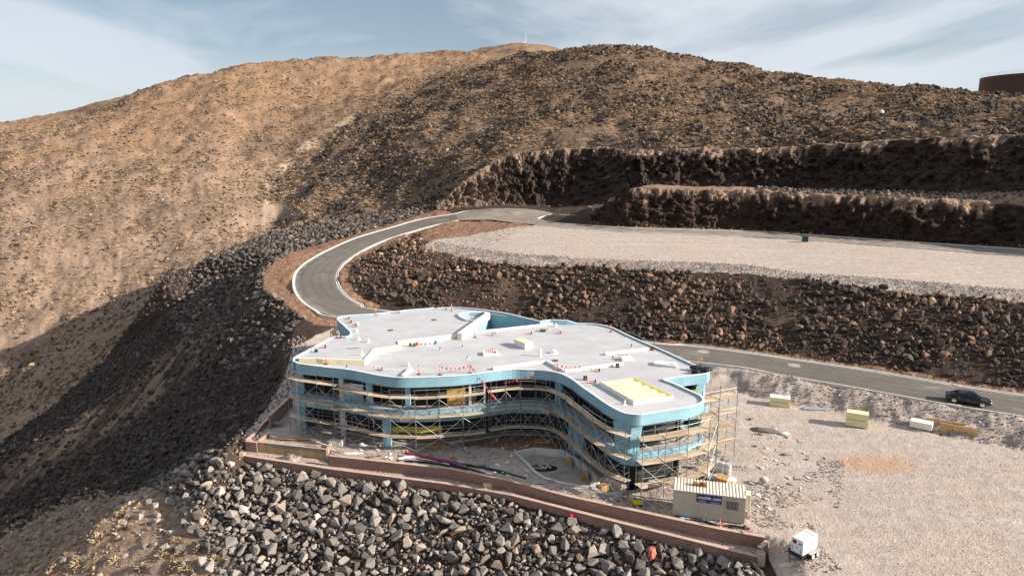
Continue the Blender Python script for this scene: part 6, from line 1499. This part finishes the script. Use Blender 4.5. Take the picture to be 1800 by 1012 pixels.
# ------------------------------------------------------------------ litter too small to count
K_DEB = bpy.data.collections.new('litter_kinds'); rd_ = random.Random(5)
for k, (m_, sx_, sy_, sz_) in enumerate(((M_PLANK[0], 1.2, .1, .04), (M_RUN, .5, .12, .08), (M_TARP, .4, .3, .12), (M_CONC, .35, .25, .2), (M_PIPE, .9, .06, .05), (M_RK_LIGHT, .5, .35, .3), (M_PVC, .5, .12, .1))):
    me = MB().box(-sx_, -sy_, 0, sx_, sy_, sz_).mesh('litter'); me.materials.append(m_); K_DEB.objects.link(bpy.data.objects.new('litter', me))
lp = [np.array(a) for a in ()]
xs = np.concatenate([rand_in([V((-22, 70, 0)), V((-22, 73, 0)), V((0, 74, 0)), V((8, 66, 0)), V((2, 62, 0)), V((-10, 67, 0))], 190, np.random.default_rng(70)), rand_in([V((8, 60, 0)), V((14, 60, 0)), V((24, 64, 0)), V((24, 58, 0)), V((14, 54.5, 0)), V((8, 58, 0))], 130, np.random.default_rng(71)),
                     rand_in([V((24, 62, 0)), V((30, 84, 0)), V((34, 78, 0)), V((27, 52, 0))], 70, np.random.default_rng(72)), rand_in([V((-30, 92, 0)), V((-27, 104, 0)), V((-10, 106, 0)), V((-28, 90, 0))], 60, np.random.default_rng(73))])
n = len(xs); r_ = np.random.default_rng(74)
scatter('site_litter', np.stack([xs[:, 0], xs[:, 1], height(xs[:, 0], xs[:, 1]) + 0.02], 1), r_.uniform(0.2, 0.6, n), np.stack([r_.normal(0, .1, n), r_.normal(0, .1, n), r_.uniform(0, 6.28, n)], 1), r_.uniform(0, 1, n), r_.integers(0, 7, n), K_DEB)
# ------------------------------------------------------------------ far things
q = P(1415, 424, 11.8); ub = empty('utility_cabinet', (q.x, q.y, ground(q.x, q.y)), -.3); tag(ub, 'dark green utility cabinet beside the upper road', 'utility box'); MG = plain('cabinet_green', (.02, .07, .045), .5)
K(MB().box(-.75, -.6, 0, .75, .6, .12), 'plinth', M_CONC, ub); K(MB().box(-.65, -.5, .124, .65, .5, 1.3), 'cabinet', MG, ub, .03); K(MB().box(-.02, -.52, .3, .02, -.504, 1.2), 'door_seam', M_BLK, ub)
tc = D(1822, 150, 305); zb = ground(tc.x, min(tc.y, 900)) ; TR = 20.5; ztk = D(1739, 134.5, 305).z
tk = empty('water_tank', (tc.x, tc.y, zb - 3)); tag(tk, 'big round dark brown steel water tank on the right ridge', 'water tank'); MTK = plain('tank_brown', (.085, .045, .03), .6, var=.12, scale=.3)
Ht = ztk - (zb - 3); K(MB().tube((0, 0, 0), (0, 0, Ht), TR, n=72), 'shell', MTK, tk, smooth=False); K(MB().tube((0, 0, Ht + .01), (0, 0, Ht + .6), TR, TR * .6, n=72), 'roof', MTK, tk)
rl = MB()
for k in range(72):
    a0, a1 = 2 * math.pi * k / 72, 2 * math.pi * (k + 1) / 72; p0 = V((TR * math.cos(a0), TR * math.sin(a0), Ht)); p1 = V((TR * math.cos(a1), TR * math.sin(a1), Ht))
    for h in (.6, 1.15): rl.tube(p0 + V((0, 0, h)), p1 + V((0, 0, h)), .045, n=4)
    if k % 3 == 0: rl.tube(p0, p0 + V((0, 0, 1.15)), .05, n=4)
K(rl, 'railing', M_GALV, tk)
q = D(922, 76, 695); zq = ground(q.x, q.y); an = empty('radio_mast', (q.x, q.y, zq)); tag(an, 'thin radio mast with small white hut on the farthest peak', 'mast')
K(MB().tube((1.2, 0, 0), (1.2, 0, 10.5), .22, .1, n=6), 'mast', M_GALV, an); K(MB().box(-3.0, -1.5, -.5, 0.3, 1.5, 2.4), 'hut', M_PVC, an); K(MB().box(-3.2, -1.7, 2.402, .5, 1.7, 2.6), 'hut_roof', M_CONC, an)
# ------------------------------------------------------------------ car
def make_car():
    a, b = P(1659, 700, 1.62), P(1741, 713, 1.62)
    mid = P(1701, 706, 1.65); rd = None
    # the road's own direction here
    i = min(range(len(road_out)), key=lambda k: (flat2(road_out[k]) - flat2(mid)).length); dr = (flat2(road_out[i - 1]) - flat2(road_out[i + 1])).normalized()
    nin = V((-dr.y, dr.x, 0)); c0 = flat2(road_out[i]).lerp(flat2(mid), 0.0); 
    k = (flat2(mid) - flat2(road_out[i])).dot(dr); pos = flat2(road_out[i]) + dr * k + nin * 1.75
    root = empty('parked_car', (pos.x, pos.y, road_z(pos.x, pos.y) + 0.0), math.atan2(dr.y, dr.x)); tag(root, 'black four door saloon car parked on the lower road', 'car')
    MC = plain('car_black', (0.006, 0.008, 0.010), 0.12, var=0.1, spec=0.6); MCG = plain('car_glass', (0.012, 0.016, 0.018), 0.05, spec=0.7); MCH = plain('chrome', (.6, .6, .6), .15, 1.0)
    # body: sections along x (front +x): (x, half width, z sill, z belt)
    secs = [(-2.4, .70, .42, .78), (-2.3, .82, .30, .93), (-1.9, .89, .22, 1.0), (-1.2, .92, .2, .98), (0, .92, .2, .95), (1.0, .92, .2, .92), (1.7, .90, .2, .84), (2.2, .83, .24, .74), (2.4, .68, .34, .62)]
    v = []; f = []
    for x, w, z0, z1 in secs: v += [(x, -w * .9, z0), (x, -w, z0 + .18), (x, -w * .99, (z0 + z1) / 2 + .05), (x, -w * .9, z1), (x, -w * .45, z1 + .045), (x, w * .45, z1 + .045), (x, w * .9, z1), (x, w * .99, (z0 + z1) / 2 + .05), (x, w, z0 + .18), (x, w * .9, z0)]
    n = 10
    for i in range(len(secs) - 1):
        for j in range(n): f.append((i * n + j, i * n + (j + 1) % n, (i + 1) * n + (j + 1) % n, (i + 1) * n + j))
    f += [tuple(range(n)), tuple(range(len(v) - 1, len(v) - 1 - n, -1))]
    body = MB().add(v, f).build('body', MC, parent=root, smooth=True); body.modifiers.new('s', 'SUBSURF').levels = 2; body.modifiers['s'].render_levels = 2
    # cabin
    cs = [(-1.95, .70, .99, .99), (-1.05, .66, .99, 1.36), (-.2, .64, .97, 1.45), (.35, .64, .95, 1.41), (1.25, .70, .90, .90)]
    v = []; f = []; n = 4
    for x, w, z0, z1 in cs: v += [(x, -.84, z0 - .02), (x, -w, z1), (x, w, z1), (x, .84, z0 - .02)]
    for i in range(len(cs) - 1):
        for j in range(3): f.append((i * n + j, i * n + j + 1, (i + 1) * n + j + 1, (i + 1) * n + j))
    cab = MB().add(v, f).build('cabin', MC, parent=root, smooth=False); bevel(cab, .05, 3)
    def quad(name, pts, mat, parent): return MB().add(pts, [(0, 1, 2, 3)]).build(name, mat, parent=parent, recalc=False)
    for s in (-1, 1):
        for x0, x1, x2, x3 in ((-1.5, -.22, -.28, -1.0), (-.12, .95, .32, -.18)):
            zl = .99; y_b, y_t = .828, .665; quad('side_window', [(x0, s * y_b, zl + .03), (x1, s * y_b, zl), (x2, s * (y_t + .01), 1.375), (x3, s * (y_t + .015), 1.33)], MCG, cab)
        K(MB().box(-.16, s * .93 - .01, .78, .04, s * .93 + .01, .81), 'door_handle', MCH, body); K(MB().box(-1.1, s * .93 - .01, .80, -.9, s * .93 + .01, .83), 'door_handle', MCH, body)
        mi = K(MB().box(.75, s * .90 - .02, .93, .93, s * 1.06 + .02, 1.07), 'mirror', MC, root, .03)
        K(MB().box(2.16, s * .50 - .16, .57, 2.40, s * .50 + .16, .68), 'headlight', plain('lamp_glass', (.75, .78, .8), .1, spec=.8), root, .03); K(MB().box(-2.42, s * .55 - .2, .72, -2.30, s * .55 + .2, .84), 'tail_light', plain('lamp_red', (.35, .01, .01), .2), root, .02)
        for x in (-1.45, 1.45):
            w_ = K(MB().tube((x, s * .72, .33), (x, s * .93, .33), .335, n=24), 'wheel', M_TYRE, root, .03); rm = K(MB().tube((x, s * .925, .33), (x, s * .94, .33), .235, n=20), 'rim', MCH, w_)
            for q_ in range(5):
                an_ = 2 * math.pi * q_ / 5; K(MB().tube((x, s * .943, .33), (x + .21 * math.cos(an_), s * .943, .33 + .21 * math.sin(an_)), .03, n=5), 'spoke', M_RIM, w_)
    quad('windscreen', [(1.22, -.70, .925), (1.22, .70, .925), (.40, .60, 1.42), (.40, -.60, 1.42)], MCG, cab); quad('rear_window', [(-1.90, .66, 1.02), (-1.90, -.66, 1.02), (-1.08, -.60, 1.372), (-1.08, .60, 1.372)], MCG, cab)
    K(MB().box(2.33, -.4, .42, 2.42, .4, .58), 'grille', M_BLK, root, .02); K(MB().box(2.30, -.3, .30, 2.425, .3, .40), 'number_plate', M_PVC, root)
make_car()
# small pale marker on the right hill
for Y in np.arange(150, 400, 0.5):
    p = D(1550, 201, Y)
    if ground(p.x, p.y) >= p.z: break
o = lump('pale_stone', 'single small white stone on the dark right hillside', 'stone', V((p.x, p.y, p.z)), (.9, .7, 1.1), M_PVC, 590)
print('objects', len(bpy.data.objects))
